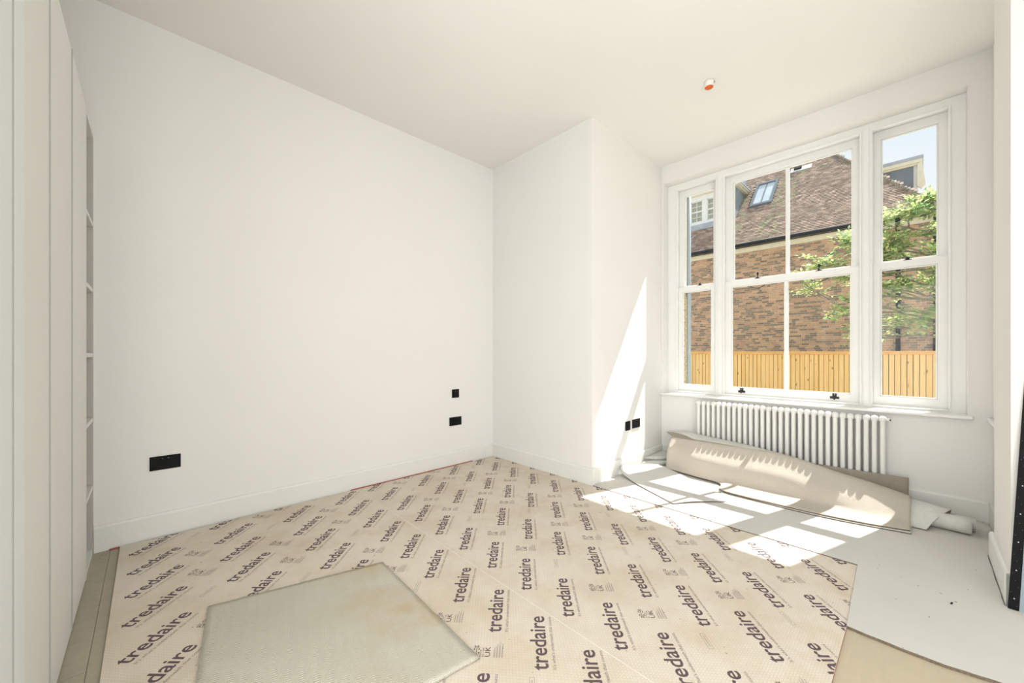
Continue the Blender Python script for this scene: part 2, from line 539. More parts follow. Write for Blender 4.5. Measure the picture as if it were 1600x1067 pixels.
# back wall with an added glazed opening for fill light (behind the camera)
BX0, BX1, BZ1 = -0.76, 0.86, 2.45
wall('wall_back', [(XLEFT, BX0, YBACK - .15, YBACK, 0, H), (BX1, XN0 + .3, YBACK - .15, YBACK, 0, H),
                   (BX0, BX1, YBACK - .15, YBACK, BZ1, H)], 'white wall behind the camera with an added glazed opening')

def baseboard(name, p0, p1, nrm, z=0.0):
    """skirting along p0-p1 standing off the wall towards nrm"""
    bm = bmesh.new()
    prof = [(0, 0), (BB_T, 0), (BB_T, BB_H - .014), (BB_T - .004, BB_H - .004), (BB_T - .010, BB_H), (0, BB_H)]
    rows = []
    for p in (p0, p1):
        rows.append([bm.verts.new((p[0] + nrm[0] * d, p[1] + nrm[1] * d, z + h)) for d, h in prof])
    n = len(prof)
    for i in range(n):
        bm.faces.new((rows[0][i], rows[1][i], rows[1][(i + 1) % n], rows[0][(i + 1) % n]))
    bm.faces.new(rows[0]); bm.faces.new(list(reversed(rows[1])))
    bmesh.ops.recalc_face_normals(bm, faces=bm.faces)
    return struct(new_obj(name, to_mesh(bm, name), M['trim_paint']))
baseboard('baseboard_left', (X0, YA), (XB, YA), (0, -1))
baseboard('baseboard_far', (XB, YC - BB_T), (XB, YA - BB_T), (-1, 0))
baseboard('baseboard_chimney', (XB, YC), (XW, YC), (0, -1))
baseboard('baseboard_window', (XW, YC - BB_T), (XW, YR + BB_T), (-1, 0))
baseboard('baseboard_alcove', (XW, YR), (XN1, YR), (0, 1))
baseboard('baseboard_right', (XN1 + BB_T, YN), (XN0 - .006, YN), (0, 1))
o = boxes('baseboard_return', [(XN0 - .014, XN0 - .0005, YN - .03, YN + BB_T - .004, 0.001, BB_H - .006)], M['raw_mdf_grey'])
struct(o, 'unpainted grey cut end of the skirting')
# ledge on the side wall of the alcove
o = boxes('trim_1', [(XN1 + .02, XW - .002, YR - .001, YR + .026, 0.690, 0.716)], M['window_paint'], bev=0.005)
struct(o, 'short white ledge on the side wall level with the window board')
# window board
o = boxes('trim_2', [(4.048, 4.217, -0.252, 1.943, 0.694, 0.716)], M['window_paint'], bev=0.007, seg=3)
struct(o, 'white window board under the sashes')

# ------------------------------------------------------------------ the sash window
XF = 4.215
win = empty('window_1', (XF, 0.85, 0.72))
struct(win, 'white triple sash window')
def wpart(name, rects, mat='window_paint', parent=None, bev=0.0, seg=2):
    o = boxes(name, rects, M[mat], None, bev, seg)
    p = parent or win
    o.parent = p
    off = Vector(win.location)
    o.data.transform(Matrix.Translation(-off))
    return o
LIGHTS = [(1.418, 1.835), (0.322, 1.363), (-0.157, 0.271)]
FZ0, FZ1 = 0.737, 2.94
XE = 4.358
wpart('jamb', [(XF, XE, 1.835, OY1 - .0005, .7135, OZ1 - .0005)])
wpart('jamb', [(XF, XE, OY0 + .0005, -0.157, .7135, OZ1 - .0005)])
wpart('mullion', [(XF, XE, 1.363, 1.418, .7135, OZ1 - .0005)])
wpart('mullion', [(XF, XE, 0.271, 0.322, .7135, OZ1 - .0005)])
for (a, c) in LIGHTS:
    wpart('head', [(XF, XE, a, c, FZ1, OZ1 - .0005)])
    wpart('frame_sill', [(XF, XE, a, c, .7135, FZ0)])
    bd = 0.014
    bm_r = [(XF - .008, XF + .027, a, a + bd, FZ0, FZ1), (XF - .008, XF + .027, c - bd, c, FZ0, FZ1),
            (XF - .008, XF + .027, a + bd, c - bd, FZ1 - bd, FZ1), (XF - .008, XF + .027, a + bd, c - bd, FZ0 - .012, FZ0 + .002)]
    wpart('staff_bead', bm_r, bev=0.004)
# flat vertical joint lines on the mullions (applied cover strips)
for y in (1.3905, 0.2965):
    wpart('cover_strip', [(XF - .004, XF + .001, y - .017, y + .017, .72, FZ1 + .02)], bev=0.0015)

def sash(name, x0, x1, ya, yb, za, zb, ga, gb, gza, gzb, bar=None):
    """ya<yb outer edges, ga<gb glass edges"""
    s = wpart(name, [(x0, x1, ya, ga, za, zb), (x0, x1, gb, yb, za, zb), (x0, x1, ga, gb, za, gza), (x0, x1, ga, gb, gzb, zb)], bev=0.0)
    off = s
    # glazing moulding: small sloping lip round the glass
    lip = 0.010
    xm = (x0 + x1) / 2
    wpart('glazing_moulding', [(x0 + .008, xm - .003, ga, ga + lip, gza, gzb), (x0 + .008, xm - .003, gb - lip, gb, gza, gzb),
                               (x0 + .008, xm - .003, ga + lip, gb - lip, gza, gza + lip), (x0 + .008, xm - .003, ga + lip, gb - lip, gzb - lip, gzb)],
          parent=s, bev=0.003)
    spans = [(ga, gb)]
    if bar:
        wpart('glazing_bar', [(x0 + .002, x1 - .002, bar[0], bar[1], gza, gzb)], parent=s, bev=0.006)
        spans = [(ga, bar[0]), (bar[1], gb)]
    for (p, q) in spans:
        wpart('pane', [(xm - .002, xm + .002, p, q, gza, gzb)], 'window_glass', s)
    return s
XL0, XL1, XU0, XU1 = 4.246, 4.291, 4.297, 4.342
lower, upper = [], []
gl_low = [(1.482, 1.787), (0.389, 1.296), (-0.092, 0.216)]
gl_up = [(1.475, 1.779), (0.385, 1.291), (-0.097, 0.213)]
for i, (a, c) in enumerate(LIGHTS):
    lower.append(sash('lower_sash', XL0, XL1, a + .001, c - .001, FZ0 + .001, 1.864, *gl_low[i], 0.803, 1.812, (0.826, 0.857) if i == 1 else None))
    upper.append(sash('upper_sash', XU0, XU1, a + .001, c - .001, 1.822, FZ1 - .001, *gl_up[i], 1.876, 2.872, (0.827, 0.855) if i == 1 else None))

def wmesh(name, bm, mat, parent):
    bm.normal_update()
    o = new_obj(name, to_mesh(bm, name), M[mat], parent)
    o.data.transform(Matrix.Translation(-Vector(win.location)))
    return o
def lift(y):
    z = 0.770
    bm = bmesh.new()
    box(bm, XL0 - .006, XL0, y - .030, y + .030, z - .011, z + .008)
    box(bm, XL0 - .006, XL0, y - .014, y + .014, z + .008, z + .034)
    tube(bm, [(XL0 - .004, y, z + .026), (XL0 - .020, y, z + .016), (XL0 - .028, y, z - .004), (XL0 - .022, y, z - .014)], [.007, .008, .008, .006], 8)
    o = wmesh('sash_lift', bm, 'black_iron', lower[1]); o['label'] = 'black hook sash lift'
def catch(y, z, par, fleur):
    bm = bmesh.new()
    box(bm, XL0 + .004, XL1 - .004, y - .022, y + .022, z, z + .006)
    tube(bm, [(XL0 + .02, y, z + .005), (XL0 + .02, y, z + .018)], [.015, .010], 10)
    if fleur:
        tube(bm, [(XL0 + .02, y, z + .018), (XL0 + .02, y, z + .034), (XL0 + .02, y, z + .046), (XL0 + .02, y, z + .058), (XL0 + .02, y, z + .070)],
             [.004, .004, .011, .009, .002], 8)
    else:
        tube(bm, [(XL0 + .02, y, z + .018), (XL0 + .02, y, z + .028)], [.012, .009], 8)
    o = wmesh('sash_catch', bm, 'black_iron', par); o['label'] = 'black sash fastener'
def pull(y):
    bm = bmesh.new()
    pts = []
    for i in range(13):
        s = -1 + 2 * i / 12
        pts.append((XU1 + .012 + .012 * math.cos(s * math.pi / 2), y + s * .062, 1.806 - .018 * (math.cos(s * math.pi) * .5 + .5) + (.004 if abs(s) > .9 else 0)))
    tube(bm, pts, .0042, 8)
    o = wmesh('sash_pull', bm, 'black_iron', upper[1]); o['label'] = 'black curved pull under the meeting rail'
def px_y(u, x=4.27):
    R = (u - 800) / 600.7
    return x * (math.sin(YAW) - R * math.cos(YAW)) / (math.cos(YAW) + R * math.sin(YAW))
lift(px_y(1159, XL0)); lift(px_y(1304, XL0))
catch(px_y(1184), 1.864, lower[1], True); catch(px_y(1280), 1.864, lower[1], True)
pull(px_y(1184, 4.36)); pull(px_y(1281, 4.36))
catch(px_y(1094), 1.864, lower[0], False); catch(px_y(1418), 1.864, lower[2], False)

# unseen glazed doors behind the camera, added around the fill lamp
w2 = empty('added_window_2', (0.05, YBACK - .07, 0))
struct(w2, 'added tall glazed doors behind the camera for the fill light')
def w2p(name, r, mat='window_paint'):
    o = boxes(name, [r], M[mat]); o.parent = w2
    o.data.transform(Matrix.Translation(-Vector(w2.location)))
ya, yb = YBACK - .10, YBACK - .05
w2p('jamb', (BX0 + .001, BX0 + .06, ya, yb, 0, BZ1 - .001)); w2p('jamb', (BX1 - .06, BX1 - .001, ya, yb, 0, BZ1 - .001))
w2p('mullion', (0.02, 0.08, ya, yb, 0, BZ1 - .06)); w2p('head', (BX0 + .06, BX1 - .06, ya, yb, BZ1 - .06, BZ1 - .001))
w2p('bottom_rail', (BX0 + .06, 0.02, ya, yb, 0, .12)); w2p('bottom_rail', (0.08, BX1 - .06, ya, yb, 0, .12))
w2p('pane', (BX0 + .06, 0.02, ya + .02, ya + .026, .12, BZ1 - .06), 'window_glass')
w2p('pane', (0.08, BX1 - .06, ya + .02, ya + .026, .12, BZ1 - .06), 'window_glass')

w3 = empty('added_window_3', (XLEFT - .05, -.2, SZ0))  # unseen window added around the side fill lamp
struct(w3, 'added window beside the camera for the fill light, out of view')
def w3p(name, r, mat='window_paint'):
    o = boxes(name, [r], M[mat]); o.parent = w3
    o.data.transform(Matrix.Translation(-Vector(w3.location)))
xa, xb_ = XLEFT - .08, XLEFT - .03
w3p('jamb', (xa, xb_, SY0 + .001, SY0 + .05, SZ0 + .001, SZ1 - .001)); w3p('jamb', (xa, xb_, SY1 - .05, SY1 - .001, SZ0 + .001, SZ1 - .001))
w3p('head', (xa, xb_, SY0 + .05, SY1 - .05, SZ1 - .05, SZ1 - .001)); w3p('frame_sill', (xa, xb_, SY0 + .05, SY1 - .05, SZ0 + .001, SZ0 + .05))
w3p('mullion', (xa, xb_, -.225, -.175, SZ0 + .05, SZ1 - .05))
w3p('pane', (xa + .02, xa + .026, SY0 + .05, -.225, SZ0 + .05, SZ1 - .05), 'window_glass')
w3p('pane', (xa + .02, xa + .026, -.175, SY1 - .05, SZ0 + .05, SZ1 - .05), 'window_glass')

# ================================================================== WARDROBE along the left
wd = empty('wardrobe', (X0, 2.3, 0))
tag(wd, 'tall white built-in wardrobe with plain doors and an open shelf niche', 'wardrobe')
def wdp(name, rects, mat='wardrobe_paint', bev=0.0, parent=None):
    o = boxes(name, rects, M[mat], None, bev, 1)
    o.parent = parent or wd
    o.data.transform(Matrix.Translation(-Vector(wd.location)))
    return o
WT = 2.397
XBK = XLEFT + .002
for (a, c) in ((1.492, 1.8990), (1.9065, 2.3820), (2.3905, 2.878)):
    wdp('door', [(X0 - .022, X0, a, c, 0.012, WT - .002)])
wdp('carcass', [(XBK, X0 - .024, 1.36, 2.866, 0.0, 0.10), (XBK, X0 - .024, 1.36, 2.866, WT - .02, WT),
                (XBK, X0 - .024, 1.36, 1.38, .10, WT - .02), (XBK, XBK + .012, 1.38, 2.866, .10, WT - .02)])
wdp('side_panel', [(XBK, X0, 2.884, 2.902, 0, WT)])
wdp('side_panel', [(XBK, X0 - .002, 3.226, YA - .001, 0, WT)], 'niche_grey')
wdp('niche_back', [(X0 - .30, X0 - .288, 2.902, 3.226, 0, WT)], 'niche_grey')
wdp('niche_top', [(X0 - .288, X0, 2.902, 3.226, WT - .03, WT)])
for z in (1.876, 1.502, 1.138, 0.772, 0.388):
    wdp('shelf', [(X0 - .287, X0 - .001, 2.903, 3.225, z - .011, z + .011)])
for yj in (1.9028, 2.3862):  # grey strips draw the shadow gaps between the doors in colour
    wdp('shadow_gap_strip', [(X0 - .02, X0 + .0030, yj - .0025, yj + .0025, .012, WT - .002)], 'raw_mdf_grey')['label'] = 'grey strip in place of the shadow gap between doors'
wdp('plinth', [(X0 - .287, X0 - .004, 2.903, 3.225, 0, 0.03)])
pn = wdp('end_post', [(XBK, X0 + .012, 1.3790, 1.486, 0, H - .002)], 'cool_white_paint')
pn['label'] = 'cool white post at the wardrobe end'
wdp('end_post', [(XBK, X0 + .012, 1.20, 1.3710, 0, H - .002)], 'cool_white_paint')['label'] = 'cool white post at the wardrobe end'
wdp('shadow_gap_strip', [(XBK, X0 + .0135, 1.3715, 1.3785, 0, H - .002)], 'raw_mdf_grey')['label'] = 'grey strip in place of the shadow gap beside the post'  # grey colours in the dark gap between the two posts

# ================================================================== RADIATOR
RX, RZ0, RZ1 = 4.024, 0.075, 0.672
rad = empty('column_radiator', (RX, 0.85, 0))
tag(rad, 'white column radiator on the wall under the window', 'radiator')
bm = bmesh.new()
for dx in (-.021, .021):
    tube(bm, [(dx, 0, RZ0 + .03), (dx, 0, RZ1 - .03)], .0152, 12, False)
def header(zc):
    res = bmesh.ops.create_uvsphere(bm, u_segments=14, v_segments=8, radius=1.0)
    for v in res['verts']:
        x, y, z = v.co
        k = 2.6
        n = (abs(x) ** k + abs(y) ** k + abs(z) ** k) ** (1 / k)
        v.co = Vector((x / n * .0375, y / n * .0234, z / n * .026 + zc))
    for v in res['verts']:
        for f in v.link_faces: f.smooth = True
header(RZ1 - .024); header(RZ0 + .024)
sec = to_mesh(bm, 'radiator_section')
NSEC = 30
RY0, RY1 = 1.519, 0.1895
for i in range(NSEC):
    y = RY0 + (RY1 - RY0) * i / (NSEC - 1)
    new_obj('section', sec, M['radiator_enamel'], rad, (0, y - .85, 0))
def radp(name, f, mat, label=None):
    bm = bmesh.new(); f(bm)
    bmesh.ops.translate(bm, verts=bm.verts, vec=-Vector(rad.location))
    o = new_obj(name, to_mesh(bm, name), M[mat], rad)
    if label: o['label'] = label
radp('plug', lambda b: tube(b, [(RX, RY1 - .020, RZ1 - .026), (RX, RY1 - .034, RZ1 - .026), (RX, RY1 - .036, RZ1 - .026)], [.016, .016, .010], 12), 'radiator_enamel')
radp('bleed_valve', lambda b: tube(b, [(RX, RY1 - .036, RZ1 - .026), (RX, RY1 - .044, RZ1 - .026)], .005, 8), 'black_iron', 'dark bleed screw')
radp('plug', lambda b: tube(b, [(RX, RY0 + .020, RZ1 - .026), (RX, RY0 + .034, RZ1 - .026)], [.016, .014], 12), 'radiator_enamel')
for yb_ in (0.285, 1.40):
    radp('bracket', lambda b: (box(b, RX + .03, XW - .0005, yb_ - .012, yb_ + .012, 0.12, 0.64), box(b, RX - .005, RX + .03, yb_ - .006, yb_ + .006, 0.585, 0.60),
                               box(b, RX - .005, RX + .03, yb_ - .006, yb_ + .006, 0.13, 0.145)), 'raw_mdf_grey', 'grey wall bracket')
for yy in (RY0 + .034, RY1 - .034):
    radp('valve', lambda b: (tube(b, [(RX, yy - .03 * (1 if yy > 1 else -1), RZ0 + .026), (RX, yy + .02 * (1 if yy > 1 else -1), RZ0 + .026)], .012, 10),
                             tube(b, [(RX, yy + .014 * (1 if yy > 1 else -1), RZ0 + .05), (RX, yy + .014 * (1 if yy > 1 else -1), 0.001)], .008, 10)), 'lead_light')

# ================================================================== SOCKETS AND SWITCHES
def plate_thing(name, label, cat, origin, xdir, w, h, kind):
    """flat plate on a wall; local x runs along the wall, local y up, local z out of the wall"""
    root = empty(name, origin)
    x = Vector((xdir[0], xdir[1], 0)).normalized()
    zup = Vector((0, 0, 1))
    out = x.cross(zup)
    rot = Matrix((x, zup, out)).transposed()
    root.rotation_euler = rot.to_euler()
    tag(root, label, cat)
    bm = bmesh.new(); box(bm, -w / 2, w / 2, -h / 2, h / 2, 0, .007); bevel(bm, .002, 2)
    new_obj('plate', to_mesh(bm), M['black_plastic'], root)
    def pin_set(cx, cy):
        bm = bmesh.new()
        box(bm, cx - .004, cx + .004, cy + .006, cy + .018, .0068, .0076)
        box(bm, cx - .015, cx - .007, cy - .012, cy - .004, .0068, .0076)
        box(bm, cx + .007, cx + .015, cy - .012, cy - .004, .0068, .0076)
        new_obj('pin_holes', to_mesh(bm), M['black_recess'], root)
    def rocker(cx, cy, ww=.012, hh=.020):
        bm = bmesh.new(); box(bm, cx - ww / 2, cx + ww / 2, cy - hh / 2, cy + hh / 2, .0068, .0095); bevel(bm, .001, 1)
        r = new_obj('rocker_switch', to_mesh(bm), M['black_plastic'], root)
        bm = bmesh.new(); box(bm, cx - .003, cx + .003, cy + hh / 2 - .005, cy + hh / 2 - .003, .0094, .0098)
        new_obj('mark', to_mesh(bm), M['socket_mark'], r)
    if kind == 'double':
        pin_set(-.042, -.008); pin_set(.042, -.008)
        rocker(-.014, .022); rocker(.014, .022)
    elif kind == 'switch':
        rocker(0, 0, .030, .045)
    elif kind == 'single':
        pin_set(-.005, -.008); rocker(.018, .024)
    elif kind == 'blank':
        for cx in (-.03, .03):
            bm = bmesh.new()
            box(bm, cx - .011, cx + .011, -.011, .011, .0068, .0084)
            bevel(bm, .001, 1)
            new_obj('module', to_mesh(bm), M['black_plastic'], root)
    return root
YAp = YA - .0003
plate_thing('double_socket', 'black double socket low on the long wall near the wardrobe', 'socket', (0.074, YAp, 0.461), (1, 0), .1465, .086, 'double')
plate_thing('wall_switch', 'small square black plate above the other plate near the far corner', 'switch', (2.279, YAp, 0.734), (1, 0), .086, .086, 'switch')
plate_thing('media_socket', 'black double plate below the square one near the far corner', 'socket', (2.279, YAp, 0.451), (1, 0), .147, .086, 'blank')
YCp = YC - .0003
plate_thing('wall_switch', 'small square black plate left of the double socket on the sunlit chimney breast', 'switch', (3.375, YCp, 0.4415), (1, 0), .086, .088, 'switch')
plate_thing('double_socket', 'black double socket on the sunlit chimney breast beside the window', 'socket', (3.534, YCp, 0.4465), (1, 0), .146, .087, 'double')

# ceiling connector
cl = empty('ceiling_connector', (3.06, 1.085, H))
tag(cl, 'small white ceiling fitting with an orange end', 'light fitting')
bm = bmesh.new(); tube(bm, [(0, 0, 0), (0, 0, -.010), (0, 0, -.030), (0, 0, -.040)], [.036, .036, .031, .030], 20)
new_obj('base', to_mesh(bm), M['connector_white'], cl)
bm = bmesh.new(); tube(bm, [(0, 0, -.0395), (0, 0, -.043), (0, 0, -.046)], [.029, .028, .020], 20)
new_obj('orange_cap', to_mesh(bm), M['connector_orange'], cl)['label'] = 'orange end cap'
bm = bmesh.new(); box(bm, -.004, .004, -.042, -.034, -.022, -.012)
new_obj('clip', to_mesh(bm), M['raw_mdf_grey'], cl)

# leaning straightedge
se = empty('straightedge', (2.785, -0.300, 0.012))
tag(se, 'black perforated straightedge with blue-grey steel strip leaning on the right wall', 'tool')
se.rotation_euler = (math.radians(2.9), math.radians(3.0), 0)
bm = bmesh.new(); box(bm, -.004, .004, 0.0, .030, 0, 1.25); bevel(bm, .001, 1)
bar_o = new_obj('black_bar', to_mesh(bm), M['black_plastic'], se)
bm = bmesh.new(); box(bm, -.006, .006, -.028, -.0002, 0, 1.25); bevel(bm, .001, 1)
new_obj('steel_strip', to_mesh(bm), M['steel_blue_grey'], se)['label'] = 'blue-grey steel strip'
bm = bmesh.new(); tube(bm, [(0, 0, 0), (-.0012, 0, 0)], .0022, 8); rivet_big = to_mesh(bm)
bm = bmesh.new(); tube(bm, [(0, 0, 0), (-.0008, 0, 0)], .0009, 6); rivet_small = to_mesh(bm)
for i in range(10):
    new_obj('rivet', rivet_big, M['white_dot'], bar_o, (-.0038, .015, .05 + i * .125))
for i in range(44):
    new_obj('hole_mark', rivet_small, M['socket_mark'], bar_o, (-.0039, .006 + .018 * ((i * 7) % 3) / 2, .02 + i * .028))

# ================================================================== UNDERLAY with printed lettering
_tcache = {}
def text_mesh(body, bold=0.0):
    """flat glyph outlines of a word as (verts, faces), normalised so that x runs 0..1 over the word"""
    key = (body, bold)
    if key in _tcache: return _tcache[key]
    cu = bpy.data.curves.new('glyphs', 'FONT')
    cu.body = body
    cu.offset = bold
    cu.resolution_u = 3
    cu.fill_mode = 'FRONT'
    ob = bpy.data.objects.new('glyphs', cu)
    COL.objects.link(ob)
    dg = bpy.context.evaluated_depsgraph_get()
    me = ob.evaluated_get(dg).to_mesh()
    vs = [(v.co.x, v.co.y) for v in me.vertices]
    fs = [tuple(p.vertices) for p in me.polygons]
    ob.evaluated_get(dg).to_mesh_clear()
    bpy.data.objects.remove(ob); bpy.data.curves.remove(cu)
    x0 = min(v[0] for v in vs); x1 = max(v[0] for v in vs)
    _tcache[key] = (vs, fs, x0, x1)
    return _tcache[key]

A45 = math.radians(45.5)
EA = Vector((math.cos(A45), math.sin(A45)))
EB = Vector((-math.sin(A45), math.cos(A45)))
UZ = 0.0093
class Print:
    def __init__(self): self.v, self.f, self.mi = [], [], []
    def pt(self, o, a, b): 
        p = Vector(o) + EA * a + EB * b
        return (p.x, p.y, UZ)
    def text(self, o, a0, b0, length, size_y, body, bold, mi=0):
        vs, fs, x0, x1 = text_mesh(body, bold)
        k = length / (x1 - x0); n = len(self.v)
        for x, y in vs: self.v.append(self.pt(o, a0 + (x - x0) * k, b0 + y * size_y))
        for q in fs: self.f.append(tuple(i + n for i in q)); self.mi.append(mi)
    def quad(self, o, pts, mi=0):
        n = len(self.v)
        for a, b in pts: self.v.append(self.pt(o, a, b))
        self.f.append(tuple(range(n, n + len(pts)))); self.mi.append(mi)
    def rect(self, o, a0, a1, b0, b1, mi=0): self.quad(o, [(a0, b0), (a1, b0), (a1, b1), (a0, b1)], mi)
    def build(self, name, parent, clip):
        me = bpy.data.meshes.new(name)
        me.from_pydata(self.v, [], self.f)
        for m_ in ('letter_ink', 'faint_ink'): me.materials.append(M[m_])
        me.polygons.foreach_set('material_index', self.mi)
        bm = bmesh.new(); bm.from_mesh(me)
        x0, x1, y0, y1 = clip
        for co, no in (((x0, 0, 0), (-1, 0, 0)), ((x1, 0, 0), (1, 0, 0)), ((0, y0, 0), (0, -1, 0)), ((0, y1, 0), (0, 1, 0))):
            bmesh.ops.bisect_plane(bm, geom=bm.verts[:] + bm.edges[:] + bm.faces[:], dist=1e-6, plane_co=co, plane_no=no, clear_outer=True)
        for f in bm.faces:
            if f.normal.z < 0: f.normal_flip()
        bm.to_mesh(me); bm.free()
        return new_obj(name, me, None, parent)

ASC = 0.066
def word(P, p):
    P.text(p, 0, -0.030, 0.283, ASC / 0.72, 'tredaire', 0.013, 0)
    P.text(p, 0.004, -0.030 - 0.029, 0.276, 0.0195, "It's what's underneath that counts", 0.003, 1)
def badge(P, p):
    # little flag, MADE IN THE, UK, then lines of small print
    s = 0.054
    b1 = 0.038
    hb = 0.022
    a0, a1 = -s / 2, s / 2
    am, bmid = 0.0, b1 - hb / 2
    for sx in (-1, 1):
        for sy in (-1, 1):
            # two triangles of each corner field
            xi, xo = am + sx * .005, am + sx * s / 2
            yi, yo = bmid + sy * .0035, bmid + sy * hb / 2
            t1 = [(xi + sx * .006, yi), (xo, yi), (xo, yo - sy * .0025)]
            t2 = [(xi, yi + sy * .0022), (xi, yo), (xo - sx * .006, yo)]
            P.quad(p, t1, 0); P.quad(p, t2, 0)
    P.rect(p, a0, a1, bmid - .0012, bmid + .0012, 0)
    P.text(p, a0, b1 - hb - .0085, s * .62, 0.0095, 'MADE', 0.0, 0)
    P.text(p, a0, b1 - hb - .0185, s * .80, 0.0095, 'IN THE', 0.0, 0)
    P.text(p, a0, b1 - hb - .0420, s * .92, 0.029, 'UK', 0.006, 0)
    for i, L in enumerate((.95, 1.25, 1.45, 1.3)):
        b = b1 - hb - .060 - i * .010
        P.rect(p, a0 - .004, a0 - .004 + s * L, b, b + .0016, 1)
        P.rect(p, a0 - .004, a0 - .004 + s * L * .8, b + .003, b + .0042, 1)
def capsule(P, p):
    L, hh, t = .082, .019, .0012
    P.rect(p, -L / 2, L / 2, hh / 2 - t, hh / 2, 1); P.rect(p, -L / 2, L / 2, -hh / 2, -hh / 2 + t, 1)
    P.rect(p, -L / 2, -L / 2 + t, -hh / 2 + t, hh / 2 - t, 1); P.rect(p, L / 2 - t, L / 2, -hh / 2 + t, hh / 2 - t, 1)
    P.rect(p, -L * .36, L * .36, -.001, .001, 1)

PITCH = 0.2582
def sheet(x0, x1, y0, y1, words, marks, label):
    bm = bmesh.new(); box(bm, x0, x1, y0, y1, 0.0006, 0.0090, 1)
    bm.faces.ensure_lookup_table()
    for f in bm.faces:
        if f.normal.z > .5 or abs(f.calc_center_median().z - .0090) < 1e-5: f.material_index = 0
    o = new_obj('underlay_sheet', to_mesh(bm), [M['underlay_film'], M['underlay_edge']])
    tag(o, label, 'underlay', 'printed underlay sheets on the floor')
    P = Print()
    for cx, cy in words:
        for k in range(-14, 14):
            y = cy + k * PITCH
            if y0 - .3 < y < y1 + .05: word(P, (cx, y))
    for cx, cy, ph in marks:
        for k in range(-14, 14):
            y = cy + k * PITCH
            if y0 - .05 < y < y1 + .05:
                if (k + ph) % 3 == 2: capsule(P, (cx + .02, y + .02))
                else: badge(P, (cx, y))
    pr = P.build('printed_lettering', o, (x0 + .001, x1 - .001, y0 + .001, y1 - .001))
    pr['label'] = 'dark purple-brown printed lettering'
    pr['kind'] = 'stuff'
    return o
YU0, YU1 = 0.2085, 3.2255
sheet(-0.125, 1.2685, YU0, YU1, [(-.080, 2.010), (.287, 2.360), (.662, 2.160), (1.022, 1.968)],
      [(.185, 2.574, 0), (.560, 2.383, 0), (.930, 1.919, 0)], 'printed underlay sheet on the wardrobe side, under the foreground carpet offcut')
sheet(1.2715, 2.6650, YU0, YU1, [(1.315, 1.043), (1.685, .873), (2.050, .945), (2.424, .763)],
      [(1.585, 1.075, 1), (1.975, 1.402, 0), (2.335, .975, 0)], 'printed underlay sheet in the middle, crossed by sunlight')
sheet(2.6653, 2.7620, YU0, YU1, [(2.720, .797)], [], 'narrow strip of printed underlay against the chimney breast')
o = boxes('seam_tape', [(1.2665, 1.2704, YU0 + .01, YU1 - .01, 0.0092, 0.0097)], M['seam_tape'])
tag(o, 'thin pale taped seam between two underlay sheets', 'tape')

# gripper rod
gr = empty('gripper_rod', (1.85, 3.2350, 0))
tag(gr, 'red wooden carpet gripper rod along the skirting', 'gripper rod')
boxes('batten', [(-.635, .63, -.0085, .0085, 0.0004, 0.013)], M['red_gripper'], gr, 0.002, 1)
bm = bmesh.new(); tube(bm, [(0, 0, 0), (0, .002, .006)], [.0009, .0003], 5); pin = to_mesh(bm)
for i in range(40):
    new_obj('pin', pin, M['pin_steel'], gr, (-.62 + i * .0315, .003 * (-1) ** i, .0125))
g2 = empty('gripper_rod', (-0.15, 3.2350, 0))
tag(g2, 'short red gripper rod stub in the corner by the wardrobe', 'gripper rod')
boxes('batten', [(-.020, .024, -.0085, .0085, 0.0004, 0.007)], M['red_gripper'], g2, 0.002, 1)
for i in range(2):
    new_obj('pin', pin, M['pin_steel'], g2, (-.010 + i * .022, 0, .0066))

# ================================================================== CARPETS
def flat_carpet(name, pts, z0, z1, mats, label, cat='carpet', jag=0.0, step=0.02, lift_fn=None):
    """outline (CCW) turned into a thin slab with slightly ragged edges"""
    out = []
    n = len(pts)
    for i in range(n):
        a, b_ = Vector(pts[i]), Vector(pts[(i + 1) % n])
        L = (b_ - a).length
        k = max(1, int(L / step)) if jag else 1
        nr = Vector(((b_ - a).y, -(b_ - a).x)).normalized()
        for j in range(k):
            p = a + (b_ - a) * (j / k)
            if j: p = p + nr * random.uniform(-jag, jag)
            out.append((p.x, p.y))
    bm = bmesh.new()
    prism(bm, out, z0, z1, 0, 1)
    o = new_obj(name, to_mesh(bm), mats)
    tag(o, label, cat)
    return o
flat_carpet('carpet_sheet', [(2.766, 0.229), (2.115, 0.2085), (2.109, .135), (2.108, .028), (2.112, -.069), (2.135, -.173), (2.17, -.40), (2.20, -1.2),
                             (2.80, -1.2), (2.80, -.262), (3.428, -.262), (3.44, -.316), (4.074, -.316), (4.074, 1.924), (2.767, 1.924)],
            0.0006, 0.0125, [M['carpet_flat_pale'], M['carpet_edge']], 'large pale ribbed carpet sheet covering the floor by the window', jag=0.0016)

bm = bmesh.new()
# foreground offcut: subdivided slab with a soft waviness
q = [Vector((0.191, 2.183)), Vector((0.919, 1.995)), Vector((0.893, 1.120)), Vector((0.04, 1.22))]
nu, nv = 30, 36
grid = []
for i in range(nu + 1):
    r = []
    for j in range(nv + 1):
        s, t_ = i / nu, j / nv
        p = q[0].lerp(q[1], s).lerp(q[3].lerp(q[2], s), t_)
        jx = random.uniform(-.0015, .0015) if i in (0, nu) or j in (0, nv) else 0
        edge_lift = .006 * max(0, t_ - .75) / .25 * max(0, s - .4)
        r.append(bm.verts.new((p.x + jx, p.y + jx, 0.0185 + .0018 * math.sin(s * 7) * math.sin(t_ * 5) + edge_lift)))
    grid.append(r)
for i in range(nu):
    for j in range(nv):
        f = bm.faces.new((grid[i][j], grid[i][j + 1], grid[i + 1][j + 1], grid[i + 1][j])); f.smooth = True
fg = new_obj('carpet_offcut', to_mesh(bm), [M['carpet_pile'], M['felt_backing'], M['carpet_edge_pale']])
